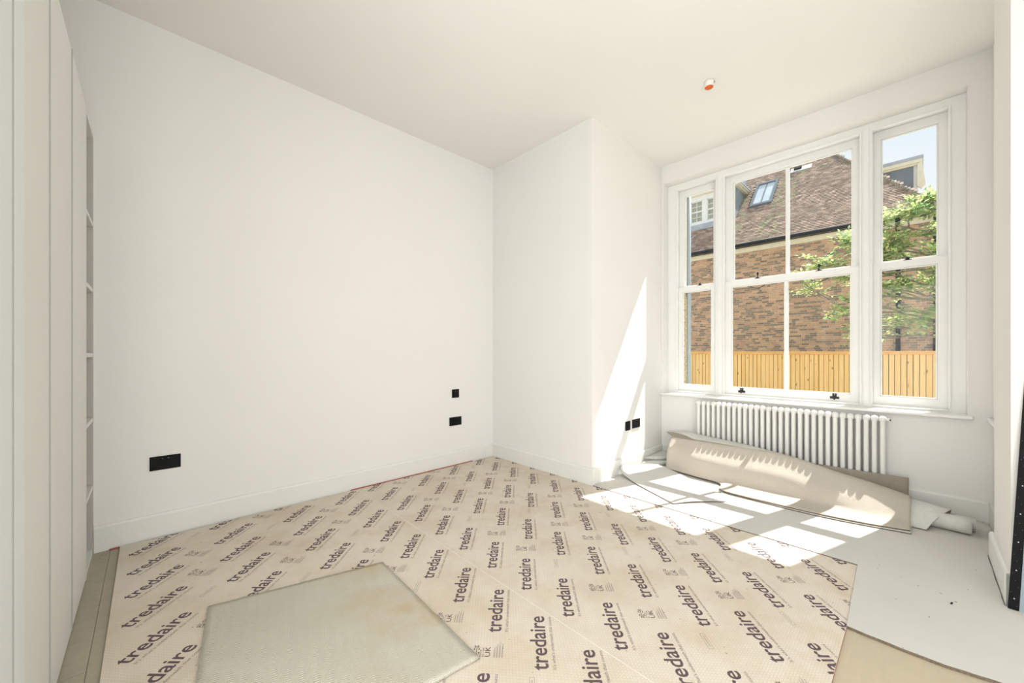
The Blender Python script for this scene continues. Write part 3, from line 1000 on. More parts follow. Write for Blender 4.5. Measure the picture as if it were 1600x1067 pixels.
tag(fg, 'stained herringbone carpet offcut lying on the printed underlay in the foreground', 'carpet')
md = fg.modifiers.new('thickness', 'SOLIDIFY'); md.thickness = 0.0078; md.offset = -1
md.material_offset = 1; md.material_offset_rim = 2

def catmull(p0, p1, p2, p3, t):
    return 0.5 * ((2 * p1) + (-p0 + p2) * t + (2 * p0 - 5 * p1 + 4 * p2 - p3) * t * t + (-p0 + 3 * p1 - 3 * p2 + p3) * t ** 3)
def curve_pts(pts, n):
    m_ = len(pts); out = []
    for i in range(n + 1):
        s = i / n * (m_ - 1); k = min(int(s), m_ - 2); t_ = s - k
        g = lambda a: pts[max(0, min(m_ - 1, a))]
        out.append(catmull(g(k - 1), g(k), g(k + 1), g(k + 2), t_))
    return out
def loft(name, keys, nu, nv, mats, label, thick=0.009, cat='carpet', wob=0.0, offset=-1, flip=False):
    """keys: list of profiles, each a list of 3-D points with the same count"""
    keys = [[Vector(p) for p in k] for k in keys]
    prof = [curve_pts(k, nv) for k in keys]
    cols = [curve_pts([pr[j] for pr in prof], nu) for j in range(nv + 1)]
    bm = bmesh.new()
    uvl = bm.loops.layers.uv.new('UVMap')
    V = [[bm.verts.new(cols[j][i] + Vector((0, 0, wob * math.sin(i * .9 + j * .6) * math.sin(j / nv * math.pi)))) for j in range(nv + 1)] for i in range(nu + 1)]
    # arc-length UVs in metres
    acc = []
    for i in range(nu + 1):
        d = [0.0]
        for j in range(nv): d.append(d[-1] + (cols[j + 1][i] - cols[j][i]).length)
        acc.append(d)
    lon = [[0.0] * (nv + 1)]
    for i in range(nu): lon.append([lon[-1][j] + (cols[j][i + 1] - cols[j][i]).length for j in range(nv + 1)])
    for i in range(nu):
        for j in range(nv):
            idx = [(i, j), (i + 1, j), (i + 1, j + 1), (i, j + 1)]
            if not flip: idx.reverse()
            f = bm.faces.new([V[a][b_] for a, b_ in idx])
            f.smooth = True
            for lp, (a, b_) in zip(f.loops, idx):
                lp[uvl].uv = (lon[a][nv // 2], acc[a][b_])
    o = new_obj(name, to_mesh(bm), mats)
    tag(o, label, cat)
    md = o.modifiers.new('thickness', 'SOLIDIFY'); md.thickness = thick; md.offset = offset
    if len(mats) == 3:
        md.material_offset = 1; md.material_offset_rim = 2
    return o

def at_y(y, pr): return [(x, y, z) for x, z in pr]
ZF = 0.0125
drape_keys = [
    at_y(1.700, [(3.93, .20), (3.87, .285), (3.80, .308), (3.752, .266), (3.710, .222), (3.690, .168), (3.680, .110), (3.674, .060), (3.668, .036), (3.66, .030)]),
    at_y(1.400, [(3.94, .20), (3.88, .287), (3.81, .310), (3.755, .264), (3.705, .220), (3.662, .178), (3.634, .120), (3.622, .066), (3.612, .040), (3.600, .031)]),
    at_y(1.180, [(3.945, .20), (3.88, .287), (3.81, .312), (3.755, .264), (3.705, .220), (3.657, .178), (3.626, .120), (3.610, .066), (3.588, .040), (3.560, .031)]),
    at_y(1.100, [(3.95, .20), (3.88, .287), (3.81, .313), (3.755, .264), (3.704, .220), (3.655, .178), (3.622, .120), (3.603, .066), (3.540, .037), (3.395, .030)]),
    at_y(0.750, [(3.95, .20), (3.88, .285), (3.80, .307), (3.745, .260), (3.695, .216), (3.646, .174), (3.613, .116), (3.594, .064), (3.530, .037), (3.380, .030)]),
    at_y(0.450, [(3.93, .16), (3.87, .228), (3.80, .245), (3.738, .212), (3.685, .170), (3.636, .130), (3.602, .086), (3.580, .053), (3.520, .037), (3.395, .030)]),
    at_y(0.220, [(3.92, .135), (3.87, .188), (3.80, .204), (3.735, .180), (3.685, .142), (3.640, .105), (3.600, .070), (3.570, .050), (3.520, .037), (3.435, .030)]),
    at_y(0.040, [(3.90, .115), (3.85, .153), (3.79, .164), (3.745, .148), (3.708, .122), (3.672, .090), (3.640, .064), (3.605, .048), (3.560, .037), (3.495, .030)]),
]
loft('carpet_drape', drape_keys, 60, 30, [M['carpet_pile_drape'], M['felt_backing'], M['carpet_edge']],
     'beige herringbone carpet heaped over a roll in front of the radiator', 0.008, wob=0.0)
# lower layer showing as a second edge under the drape
low_keys = [at_y(1.09, [(3.62, .0145), (3.52, .0145), (3.45, .0145), (3.400, .0145)]),
            at_y(0.75, [(3.62, .0145), (3.52, .0145), (3.45, .0145), (3.372, .0145)]),
            at_y(0.40, [(3.62, .0145), (3.53, .0145), (3.46, .0145), (3.385, .0145)]),
            at_y(0.035, [(3.66, .0145), (3.60, .0145), (3.54, .0145), (3.468, .0145)])]
loft('carpet_layer', low_keys, 30, 6, [M['carpet_back'], M['felt_backing'], M['carpet_edge']],
     'flat pale carpet layer peeking out under the heaped herringbone carpet', 0.006, offset=1)

# pale flap lying behind the ridge, its left corner curling up
fl_keys = []
for y, x_f, x_b, zf, zb in ((1.785, 3.878, 3.905, .338, .336), (1.70, 3.868, 3.925, .345, .346), (1.60, 3.853, 3.935, .337, .357), (1.49, 3.820, 3.938, .318, .349),
                            (1.37, 3.815, 3.938, .319, .339), (1.12, 3.812, 3.938, .318, .323), (0.91, 3.806, 3.936, .312, .300), (0.72, 3.815, 3.932, .302, .272)):
    fl_keys.append([(x_f + (x_b - x_f) * k / 4, y, zf + (zb - zf) * k / 4 + .005 * math.sin(k / 4 * math.pi)) for k in range(5)])
flp = loft('carpet_flap', fl_keys, 40, 8, [M['felt_backing'], M['carpet_pile_dark'], M['carpet_edge_pale']],
     'pale carpet flap on top of the heap, corner curling towards the chimney breast', 0.007, offset=-1, flip=True)
# the pile side of its left corner, turned over towards the room
tk = [[(3.872, 1.785, .3365), (3.862, 1.70, .3410), (3.846, 1.60, .3315), (3.830, 1.535, .3220), (3.812, 1.475, .3120)],
      [(3.870, 1.780, .3330), (3.845, 1.70, .3260), (3.830, 1.61, .3210), (3.818, 1.54, .3160), (3.808, 1.475, .3110)],
      [(3.866, 1.775, .3290), (3.825, 1.70, .3130), (3.815, 1.62, .3125), (3.808, 1.55, .3120), (3.804, 1.475, .3100)]]
tc_ = loft('turned_corner', tk, 8, 20, [M['carpet_pile_dark'], M['carpet_pile_dark'], M['carpet_edge_pale']], None, 0.003, offset=1, cat=None)
tc_.parent = flp
tc_['label'] = 'dark pile side of the turned corner'

# dark herringbone strip leaning on the radiator
st = [at_y(0.56, [(3.925, .02), (3.938, .10), (3.950, .20), (3.958, .246)]), at_y(0.30, [(3.925, .02), (3.938, .10), (3.950, .20), (3.958, .248)]),
      at_y(0.052, [(3.925, .02), (3.938, .11), (3.950, .21), (3.958, .254)])]
loft('carpet_strip', st, 10, 6, [M['carpet_pile_dark'], M['felt_backing'], M['carpet_edge']],
     'dark brown herringbone carpet strip standing against the radiator', 0.008, flip=True)

# roll: loose outer wrap and tight inner roll
wrap = [
    [(3.90, .34, .08), (3.865, .34, .135), (3.81, .34, .158), (3.745, .34, .125), (3.70, .34, .075), (3.675, .34, .035), (3.665, .34, .021)],
    [(3.90, .18, .08), (3.865, .18, .132), (3.81, .18, .154), (3.742, .18, .124), (3.69, .18, .075), (3.655, .17, .035), (3.64, .165, .021)],
    [(3.90, .04, .08), (3.86, .04, .128), (3.805, .035, .146), (3.732, .04, .118), (3.672, .05, .070), (3.632, .055, .035), (3.615, .06, .021)],
    [(3.88, -.14, .075), (3.85, -.143, .112), (3.80, -.14, .128), (3.73, -.105, .110), (3.665, -.065, .070), (3.625, -.04, .036), (3.607, -.03, .022)],
]
loft('carpet_wrap', wrap, 30, 18, [M['felt_backing'], M['carpet_pile_dark'], M['carpet_edge_pale']],
     'pale loose outer wrap of the carpet roll at the right of the heap', 0.006, offset=-1)
def spiral_roll(name, cx, cz, r0, r1, turns, ya, yb, mats, label, skew=0.0):
    ks = []
    n = int(turns * 16)
    for y in (ya, (ya + yb) / 2, yb):
        pr = []
        sh = skew * (y - ya)
        for i in range(n + 1):
            a = -math.pi / 2 - 2 * math.pi * turns * i / n
            r = r1 + (r0 - r1) * i / n
            pr.append((cx + sh + r * math.cos(a), y, cz + r * math.sin(a)))
        ks.append(pr)
    return loft(name, ks, 8, n, mats, label, 0.006, offset=0, flip=True)
spiral_roll('carpet_roll', 3.760, 0.0665, 0.020, 0.050, 2.3, 0.30, -0.222, [M['felt_backing'], M['carpet_pile_dark'], M['carpet_edge_pale']],
            'pale tightly rolled carpet end pointing at the right alcove wall', 0.05)
spiral_roll('carpet_roll', 3.828, 0.0590, 0.018, 0.042, 1.8, 0.02, -0.245, [M['felt_backing'], M['carpet_pile_dark'], M['carpet_edge_pale']],
            'thin carpet roll half hidden behind the pale roll end', 0.03)

# folded pads between wall and heap
def pad(pts, z0, z1, label):
    bm = bmesh.new(); prism(bm, pts, z0, z1)
    es = [e for e in bm.edges if abs(e.verts[0].co.z - e.verts[1].co.z) < 1e-6]
    bevel(bm, (z1 - z0) * .45, 4, es)
    for f in bm.faces: f.smooth = True
    o = new_obj('folded_carpet', to_mesh(bm), [M['felt_backing']])
    tag(o, label, 'carpet', 'folded carpet pads beside the chimney breast')
    # dark cut edge showing in the fold
    return o
pad([(3.585, 1.918), (3.795, 1.735), (4.065, 1.735), (4.065, 1.918)], 0.0127, 0.056, 'lower of the two folded pale carpet pads in the alcove corner')
pad([(3.665, 1.918), (3.850, 1.748), (4.065, 1.748), (4.065, 1.918)], 0.0565, 0.094, 'upper of the two folded pale carpet pads in the alcove corner')

# curled flap in front
flap = [
    [(3.195, 1.915, .098), (3.160, 1.885, .052), (3.095, 1.760, .026), (3.010, 1.590, .0175), (2.930, 1.42, .0165), (2.857, 1.268, .0165)],
    [(3.34, 1.900, .085), (3.28, 1.84, .046), (3.21, 1.70, .026), (3.13, 1.51, .020), (3.05, 1.34, .019), (2.97, 1.19, .024)],
    [(3.50, 1.87, .060), (3.44, 1.78, .042), (3.36, 1.62, .028), (3.28, 1.43, .022), (3.20, 1.26, .020), (3.10, 1.09, .021)],
    [(3.62, 1.76, .055), (3.55, 1.70, .050), (3.48, 1.56, .034), (3.40, 1.38, .026), (3.33, 1.20, .021), (3.20, 1.015, .0165)],
    [(3.648, 1.70, .040), (3.60, 1.60, .036), (3.53, 1.47, .030), (3.46, 1.34, .026), (3.40, 1.22, .022), (3.33, 1.10, .0165)],
]
loft('carpet_corner', flap, 24, 24, [M['carpet_back'], M['felt_backing'], M['carpet_edge']],
     'pale carpet corner curling up against the chimney breast skirting', 0.0035, offset=1)

# a few scraps on the carpet
bm = bmesh.new(); box(bm, -.011, .011, -.003, .003, 0, .002); bevel(bm, .0006, 1)
sc1 = new_obj('scrap', to_mesh(bm), M['black_plastic'], None, (2.649, -0.100, .0128)); sc1.rotation_euler = (0, 0, -.2)
tag(sc1, 'small black scrap on the pale carpet near the straightedge', 'scrap')

# ================================================================== OUTSIDE
gd = boxes('ground', [(4.36, 60, -30, 40, -0.80, -0.65)], M['paving'])
struct(gd, 'paved ground outside')

# own building: brick return and drainpipe left of the window
rt = boxes('wall_outside', [(4.362, 5.115, 2.05, 2.30, -.65, 4.2)], M['mortar'])
struct(rt, 'pale brick return of the house left of the window')
bm = bmesh.new(); box(bm, -.108, .108, -.006, .02, -.032, .032); bevel(bm, .003, 1); ret_brick = to_mesh(bm)
bm = bmesh.new(); box(bm, -.006, .006, -.108, .108, -.032, .032); bevel(bm, .002, 1); ret_end = to_mesh(bm)
for k in range(62):
    z = -.6 + .075 * k
    off = 0 if k % 2 else .1125
    for j in range(3):
        x = 5.115 - .108 - off - j * .225
        if x > 4.48: new_obj('brick', ret_brick, M['pale_brick'], rt, (x, 2.046, z))
    if k % 2 == 0: new_obj('brick', ret_end, M['pale_brick'], rt, (5.113, 2.165, z))
pp = empty('drainpipe', (4.985, 2.010, -.65))
tag(pp, 'blue-grey drainpipe outside the left window pane', 'pipe')
bm = bmesh.new(); tube(bm, [(0, 0, 0), (0, 0, 4.7)], .025, 14)
new_obj('pipe', to_mesh(bm), M['steel_blue_grey'], pp)
for z in (.9, 2.55, 4.1):
    bm = bmesh.new(); tube(bm, [(0, 0, z), (0, 0, z + .05)], .031, 14); box(bm, -.04, .04, .015, .036, z + .01, z + .04)
    new_obj('bracket', to_mesh(bm), M['steel_blue_grey'], pp)

# fence
FX = 10.0
fence = empty('slat_fence', (FX, 1.7, -.65))
tag(fence, 'golden timber fence of close vertical slats with a cap rail', 'fence')
slat_meshes = []
for w_ in (.069, .0715, .074):
    bm = bmesh.new(); box(bm, -.009, .009, -w_ / 2, w_ / 2, 0, 1.775); bevel(bm, .002, 1)
    slat_meshes.append(to_mesh(bm, 'slat'))
for k in range(-16, 64):
    y = 0.0385 + .0788 * k
    o = new_obj('slat', random.choice(slat_meshes), M['slat_timber'], fence, (random.uniform(-.002, .002), y - 1.7, random.uniform(.0, .004) - .0))
boxes('cap_rail', [(-.045, .04, -3.0, 3.45, 1.768, 1.832)], M['cap_timber'], fence, .004, 1)
boxes('gap_shade_board', [(.0115, .022, -3.0, 3.45, .02, 1.765)], M['fence_gap_shade'], fence)['label'] = 'dark board standing in for the shade behind the slats'  # board added so the slat gaps look shaded
boxes('back_rail', [(.0225, .05, -3.0, 3.45, .35, .43)], M['cap_timber'], fence)
boxes('back_rail', [(.0225, .05, -3.0, 3.45, 1.35, 1.43)], M['cap_timber'], fence)
for yy in (-2.9, -.75, 1.4, 3.38):
    boxes('post', [(.051, .14, yy - .045, yy + .045, 0, 1.76)], M['cap_timber'], fence)

# ------------------------------------------------------------------ house across the way
HX = 17.3
house = empty('neighbouring_house', (HX, 3, -.65))
tag(house, 'brick house with a tiled hipped roof beyond the fence', 'building')
HO = Vector(house.location)
def hp(name, bm, mat, label=None, parent=None, smooth=False):
    bmesh.ops.translate(bm, verts=bm.verts, vec=-HO)
    o = new_obj(name, to_mesh(bm, name, smooth), mat if isinstance(mat, list) else M[mat], parent or house)
    if label: o['label'] = label
    return o
def hbox(name, rects, mat, label=None, parent=None):
    bm = bmesh.new()
    for r in rects: box(bm, *r)
    return hp(name, bm, mat, label, parent)
EAVE = 5.30
HY0, HY1 = -1.6, 11.0
hbox('wall', [(HX + .004, HX + .5, HY0, HY1, -.65, EAVE + .2), (HX + .5, HX + 8, HY0, HY0 + .3, -.65, EAVE + .2), (HX + .5, HX + 8, HY1 - .3, HY1, -.65, EAVE + .2)], 'mortar', 'beige mortar behind the bricks')

BR = [(0.70, 0.455, 0.285), (0.74, 0.485, 0.305), (0.66, 0.43, 0.27), (0.78, 0.52, 0.33), (0.62, 0.41, 0.265), (0.70, 0.42, 0.26)]
BD = [(0.33, 0.255, 0.19), (0.38, 0.285, 0.205), (0.43, 0.30, 0.21), (0.35, 0.28, 0.215)]
def add_tint(me, cols_per_poly):
    ca = me.color_attributes.new('tint', 'FLOAT_COLOR', 'CORNER')
    buf = []
    for p, c in zip(me.polygons, cols_per_poly):
        buf += [c[0], c[1], c[2], 1.0] * p.loop_total
    ca.data.foreach_set('color', buf)
CRS, STR, HDR = .075, .225, .1125
def px_u(y, x):
    F = x * math.cos(YAW) + y * math.sin(YAW); R = x * math.sin(YAW) - y * math.cos(YAW)
    return 800 + 600.7 * R / F, F
def px_v(y, x, z):
    return 551.16 - 600.7 * (z - 1.15) / px_u(y, x)[1]
single, rest = [], []
k = 0
z = 0.0
while z < 5.12:
    y = HY0 + random.choice([0, HDR, HDR / 2]) + (.056 if k % 2 else 0)
    hdr_next = (k % 2 == 0)
    while y < HY1 - .2:
        L = HDR if (random.random() < .33) else STR
        yc, zc = y + L / 2, z + CRS / 2
        dark = random.random() < (.42 if L == STR else .34)
        col = random.choice(BD if dark else BR)
        kk = random.uniform(.9, 1.1); col = tuple(min(1, c * kk) for c in col)
        item = (yc, zc, L - .013, col, dark)
        u, F = px_u(yc, HX); v = px_v(yc, HX, zc)
        if 1243 < u < 1333 and 443 < v < 551 and len(single) < 296: single.append(item)
        else: rest.append(item)
        y += L
    z += CRS
    k += 1
# individual bricks share meshes by size and shade
shared = {}
for (yc, zc, L, col, dark) in single:
    pal = BD if dark else BR
    key = (L > .15, random.randrange(len(pal)), dark)
    if key not in shared:
        bm = bmesh.new(); box(bm, -.008, .02, -L / 2, L / 2, -.0312, .0312)
        me = to_mesh(bm, 'brick'); add_tint(me, [pal[key[1]]] * len(me.polygons)); me.materials.append(M['brick_clay'])
        shared[key] = me
    new_obj('brick', shared[key], None, house, (HX - HO.x + random.uniform(-.002, .002), yc - HO.y, zc - HO.z))
def many_boxes(items, mat, name, parent, label=None):
    """items: (list of 8 corner points, colour)"""
    vs, fs, cols = [], [], []
    for pts, col in items:
        n = len(vs); vs += pts
        for q in ((3, 2, 1, 0), (4, 5, 6, 7), (0, 1, 5, 4), (1, 2, 6, 5), (2, 3, 7, 6), (3, 0, 4, 7)):
            fs.append(tuple(n + i for i in q)); cols.append(col)
    me = bpy.data.meshes.new(name); me.from_pydata([tuple(Vector(p) - HO) for p in vs], [], fs); me.update()
    add_tint(me, cols); me.materials.append(M[mat])
    o = new_obj(name, me, None, parent); o['kind'] = 'stuff'
    if label: o['label'] = label
    return o
def box_pts(x0, x1, y0, y1, z0, z1):
    return [(x0, y0, z0), (x1, y0, z0), (x1, y1, z0), (x0, y1, z0), (x0, y0, z1), (x1, y0, z1), (x1, y1, z1), (x0, y1, z1)]
items = []
for (yc, zc, L, col, dark) in rest:
    dx = random.uniform(-.002, .002)
    items.append((box_pts(HX - .008 + dx, HX + .02, yc - L / 2, yc + L / 2, zc - .0312, zc + .0312), col))
many_boxes(items, 'brick_clay', 'brickwork', house, 'remaining orange and dark bricks of the wall')

# eaves
hbox('soffit_board', [(HX - .36, HX + .05, HY0 - .3, HY1 + .3, EAVE - .03, EAVE)], 'cream_fascia')
hbox('cornice', [(HX - .09, HX - .009, HY0 - .05, HY1, 5.135, EAVE - .03)], 'cream_fascia', 'cream painted cornice')
hbox('fascia', [(HX - .36, HX - .335, HY0 - .3, HY1 + .3, EAVE - .03, EAVE + .14)], 'cream_fascia')
bm = bmesh.new()
tube(bm, [(HX - .415, HY0 - .3, EAVE + .065), (HX - .415, HY1 + .3, EAVE + .065)], .068, 12)
hp('gutter', bm, 'gutter_black', 'black gutter')
for (py, r_) in ((0.465, .055), (-.335, .055)):
    bm = bmesh.new(); tube(bm, [(HX - .40, py, EAVE), (HX - .36, py, EAVE - .18), (HX - .085, py, EAVE - .40), (HX - .08, py, EAVE - .6), (HX - .08, py, -.6)], r_, 10)
    hp('downpipe', bm, 'gutter_black', 'dark downpipe')

# roof: main slope towards the viewer, hipped at the right
PT = math.radians(48)
XG, ZG = HX - .35, 5.43
RIDGE_Z = 9.95
def slope_pt(s, y, lift_=0.0):
    return Vector((XG + s * math.cos(PT) - lift_ * math.sin(PT), y, ZG + s * math.sin(PT) + lift_ * math.cos(PT)))
def hip_y(z): return -0.07 + (z - 5.92) * (2.38 + .07) / (9.198 - 5.92)
SMAX = (RIDGE_Z - ZG) / math.sin(PT)
e0, e1 = hip_y(ZG), hip_y(RIDGE_Z)
bm = bmesh.new()
a = [slope_pt(0, e0), slope_pt(SMAX, e1), slope_pt(SMAX, HY1 + .3), slope_pt(0, HY1 + .3)]
f = bm.faces.new([bm.verts.new(p) for p in a])
xr = slope_pt(SMAX, 0).x
xbk = 2 * xr - XG
b2 = [slope_pt(0, e0), Vector((xbk, e0, ZG)), Vector((xr, e1, RIDGE_Z))]
bm.faces.new([bm.verts.new(p) for p in b2])
b3 = [Vector((xbk, e0, ZG)), Vector((xbk, HY1 + .3, ZG)), Vector((xr, HY1 + .3, RIDGE_Z)), Vector((xr, e1, RIDGE_Z))]
bm.faces.new([bm.verts.new(p) for p in b3])
bmesh.ops.recalc_face_normals(bm, faces=bm.faces)
hp('roof_deck', bm, 'lead_sheet')
TC = [(0.47, 0.35, 0.275), (0.42, 0.315, 0.25), (0.53, 0.40, 0.315), (0.38, 0.29, 0.232), (0.58, 0.445, 0.355), (0.34, 0.27, 0.22)]
DORM = (5.42, 7.50)        # left dormer span in y
items = []
gauge, tw = .100, .168
SK = (4.165, 4.97, 1.68 / math.cos(PT), 2.85 / math.cos(PT))
row = 0
s = 0.0
while s < SMAX - .03:
    y = HY1 + .2 - (tw / 2 if row % 2 else 0)
    zc = slope_pt(s, 0).z
    while y > hip_y(zc) + .02:
        mid = y - tw / 2
        xs = slope_pt(s, 0).x
        in_dorm = DORM[0] < mid < DORM[1] and xs > 18.12
        in_sky = SK[0] - .02 < mid < SK[1] + .02 and SK[2] - .08 < s < SK[3] + .05
        if not in_dorm and not in_sky and mid < 9.6:
            col = random.choice(TC)
            mossy = (0.85 if abs(mid - (3.75 - (s - 3) * .12)) < .35 else 0) + (0.8 if 5.0 < mid < 5.42 and s < 4.0 else 0)
            if random.random() < mossy * .4: col = (0.44, 0.42, 0.27)
            kk = random.uniform(.85, 1.18); col = tuple(c * kk for c in col)
            th = .026
            dz = random.uniform(-.002, .004)
            L = .17
            w0, w1 = y - .003, y - tw + .003
            lo = (.040 + dz, .010)
            p = [slope_pt(s, w1, lo[0] - th), slope_pt(s, w0, lo[0] - th), slope_pt(min(s + L, SMAX), w0, lo[1] - th + .004), slope_pt(min(s + L, SMAX), w1, lo[1] - th + .004),
                 slope_pt(s, w1, lo[0]), slope_pt(s, w0, lo[0]), slope_pt(min(s + L, SMAX), w0, lo[1]), slope_pt(min(s + L, SMAX), w1, lo[1])]
            items.append(([tuple(q) for q in p], col))
        y -= tw
    s += gauge
    row += 1
# side slope tiles (seen edge-on past the hip)
sl = math.hypot(e1 - e0, RIDGE_Z - ZG); a2 = math.atan2(RIDGE_Z - ZG, e1 - e0)
s = 0.0
while s < sl - .05:
    yy = e0 + s * math.cos(a2); zz = ZG + s * math.sin(a2)
    x = XG + (yy - e0) * (xr - XG) / (e1 - e0) + .02
    for _ in range(16):
        kk = random.uniform(.85, 1.15); col = tuple(c * kk for c in random.choice(TC))
        up = Vector((0, math.cos(a2), math.sin(a2))); nn = Vector((0, -math.sin(a2), math.cos(a2)))
        c0 = Vector((x, yy, zz))
        p = []
        for hgt_ in (0.005, .025):
            for (du, dv) in ((0, 0), (tw - .006, 0), (tw - .006, .17), (0, .17)):
                p.append(tuple(c0 + Vector((du, 0, 0)) + up * dv + nn * (hgt_ - (.012 if dv else 0))))
        items.append((p, col))
        x += tw
    s += gauge
many_boxes(items, 'tile_clay', 'roof_tiles', house, 'weathered brown clay roof tiles')
# hip bonnets
hd = Vector((xr, e1, RIDGE_Z)) - Vector((XG, e0, ZG))
nb = 46
bm = bmesh.new()
for i in range(nb):
    p0 = Vector((XG, e0, ZG)) + hd * (i / nb) + Vector((0, 0, .045)); p1 = p0 + hd.normalized() * .22 + Vector((0, 0, -.02))
    tube(bm, [p0, p1], [.055, .047], 7)
hp('hip_tiles', bm, 'bark', 'curved hip tiles')
bm = bmesh.new(); tube(bm, [(xr, e1, RIDGE_Z + .02), (xr, HY1 + .3, RIDGE_Z + .02)], .09, 8)
hp('ridge_tiles', bm, 'bark')

# rooflight
sk = empty('rooflight', (0, 0, 0)); sk.parent = house
sy0, sy1, ss0, ss1 = SK
sk.location = slope_pt((ss0 + ss1) / 2, (sy0 + sy1) / 2) - HO
sk.rotation_euler = (0, -PT, 0)
hh, ww = (ss1 - ss0) / 2, (sy1 - sy0) / 2
def skp(name, rects, mat):
    return boxes(name, rects, M[mat], sk)
skp('frame', [(-hh, hh, -ww, -ww + .09, 0, .11), (-hh, hh, ww - .09, ww, 0, .11), (-hh, -hh + .13, -ww + .09, ww - .09, 0, .11), (hh - .10, hh, -ww + .09, ww - .09, 0, .11)], 'skylight_frame')
skp('pane', [(-hh + .13, hh - .10, -ww + .09, -.015, .03, .06)], 'rooflight_glass')
skp('pane', [(-hh + .13, hh - .10, .015, ww - .09, .03, .06)], 'rooflight_glass')
skp('glazing_bar', [(-hh + .13, hh - .10, -.015, .015, .03, .09)], 'skylight_frame')
# vent
vt = empty('roof_vent', slope_pt(4.72, 3.44) - HO); vt.parent = house
vt.rotation_euler = (0, -PT, 0)
boxes('flashing', [(-.15, .14, -.36, .36, .03, .05)], M['house_white'], vt)
boxes('cowl', [(-.05, .09, -.02, .24, .05, .12)], M['black_recess'], vt)

# left dormer with sash windows facing us
DX = 18.12
def onz(x): return ZG + (x - XG) * math.tan(PT)
zb = onz(DX)
dm = empty('dormer', Vector((DX, 6.45, zb)) - HO); dm.parent = house
dm['label'] = 'white dormer with small-paned sash windows'
def dmp(name, rects, mat, label=None):
    bm = bmesh.new()
    for r in rects: box(bm, *r)
    bmesh.ops.translate(bm, verts=bm.verts, vec=-Vector((DX, 6.45, zb)))
    o = new_obj(name, to_mesh(bm, name), M[mat], dm)
    if label: o['label'] = label
    return o
dmp('apron', [(DX - .06, DX + .02, DORM[0], DORM[1], zb - .06, zb + .22)], 'lead_light', 'lead apron')
wz0, wz1 = zb + .34, zb + 1.30
wins = [(6.71, 7.22), (6.00, 6.51)]
dmp('front', [(DX - .02, DX + .1, DORM[0], DORM[1], zb + .22, wz0), (DX - .02, DX + .1, DORM[0], DORM[1], wz1, zb + 1.55),
              (DX - .02, DX + .1, DORM[0], 6.00, wz0, wz1), (DX - .02, DX + .1, 6.51, 6.71, wz0, wz1), (DX - .02, DX + .1, 7.22, DORM[1], wz0, wz1)], 'house_white')
for (p, q) in wins:
    dmp('pane', [(DX + .06, DX + .08, p, q, wz0, wz1)], 'window_curtain')
    zm = (wz0 + wz1) / 2
    t_ = .022
    rects = [(DX + .02, DX + .06, p, p + .03, wz0, wz1), (DX + .02, DX + .06, q - .03, q, wz0, wz1), (DX + .01, DX + .06, p, q, zm - .03, zm + .03),
             (DX + .02, DX + .06, p, q, wz0, wz0 + .04), (DX + .02, DX + .06, p, q, wz1 - .03, wz1), (DX + .03, DX + .06, (p + q) / 2 - .012, (p + q) / 2 + .012, wz0, wz1),
             (DX + .03, DX + .06, p, q, (wz0 + zm) / 2 - .012, (wz0 + zm) / 2 + .012), (DX + .03, DX + .06, p, q, (wz1 + zm) / 2 - .012, (wz1 + zm) / 2 + .012)]
    dmp('sash_bars', rects, 'house_white')
bm = bmesh.new()
ztop = zb + 1.50
xt = XG + (ztop - ZG) / math.tan(PT)
for yy in (DORM[0], DORM[1]):
    vv = [bm.verts.new(Vector((x, yy + d, z_)) - Vector((DX, 6.45, zb))) for d in (-.03, .03) for (x, z_) in ((DX, zb), (DX, ztop), (xt, ztop))]
    bm.faces.new(vv[:3]); bm.faces.new(list(reversed(vv[3:])))
    for i in range(3): bm.faces.new((vv[i], vv[(i + 1) % 3], vv[3 + (i + 1) % 3], vv[3 + i]))
bmesh.ops.recalc_face_normals(bm, faces=bm.faces)
new_obj('cheek', to_mesh(bm), M['steel_blue_grey'], dm)['label'] = 'blue-grey lead cheek'
dmp('cornice', [(DX - .16, xt + .1, DORM[0] - .16, DORM[1] + .16, zb + 1.50, zb + 1.56), (DX - .22, xt + .15, DORM[0] - .22, DORM[1] + .22, zb + 1.56, zb + 1.64)], 'cream_fascia', 'cream cornice')
dmp('flat_roof', [(DX - .25, xt + .2, DORM[0] - .25, DORM[1] + .25, zb + 1.64, zb + 1.70)], 'lead_light')

# right dormer on the hipped side
rd = empty('dormer', Vector((20, .6, 6.3)) - HO); rd.parent = house
rd['label'] = 'lead clad dormer rising behind the hip'
def rdp(name, rects, mat, label=None):
    bm = bmesh.new()
    for r in rects: box(bm, *r)
    bmesh.ops.translate(bm, verts=bm.verts, vec=-Vector((20, .6, 6.3)))
    o = new_obj(name, to_mesh(bm, name), M[mat], rd)
    if label: o['label'] = label
    return o
rdp('cheek', [(20.0, 20.05, .15, 2.1, 6.2, 7.86)], 'lead_sheet', 'grey lead cheek')
rdp('cheek_roll', [(19.98, 20.0, .72, .75, 6.2, 7.86)], 'lead_sheet')
rdp('front', [(20.02, 21.9, .04, .15, 6.2, 7.86)], 'house_white')
rdp('cornice', [(19.93, 22.0, -.03, 2.2, 7.86, 7.93), (19.88, 22.05, -.07, 2.2, 7.93, 8.05)], 'cream_fascia', 'cream cornice')
rdp('flat_roof', [(19.86, 22.1, -.10, 2.2, 8.05, 8.16)], 'lead_light')
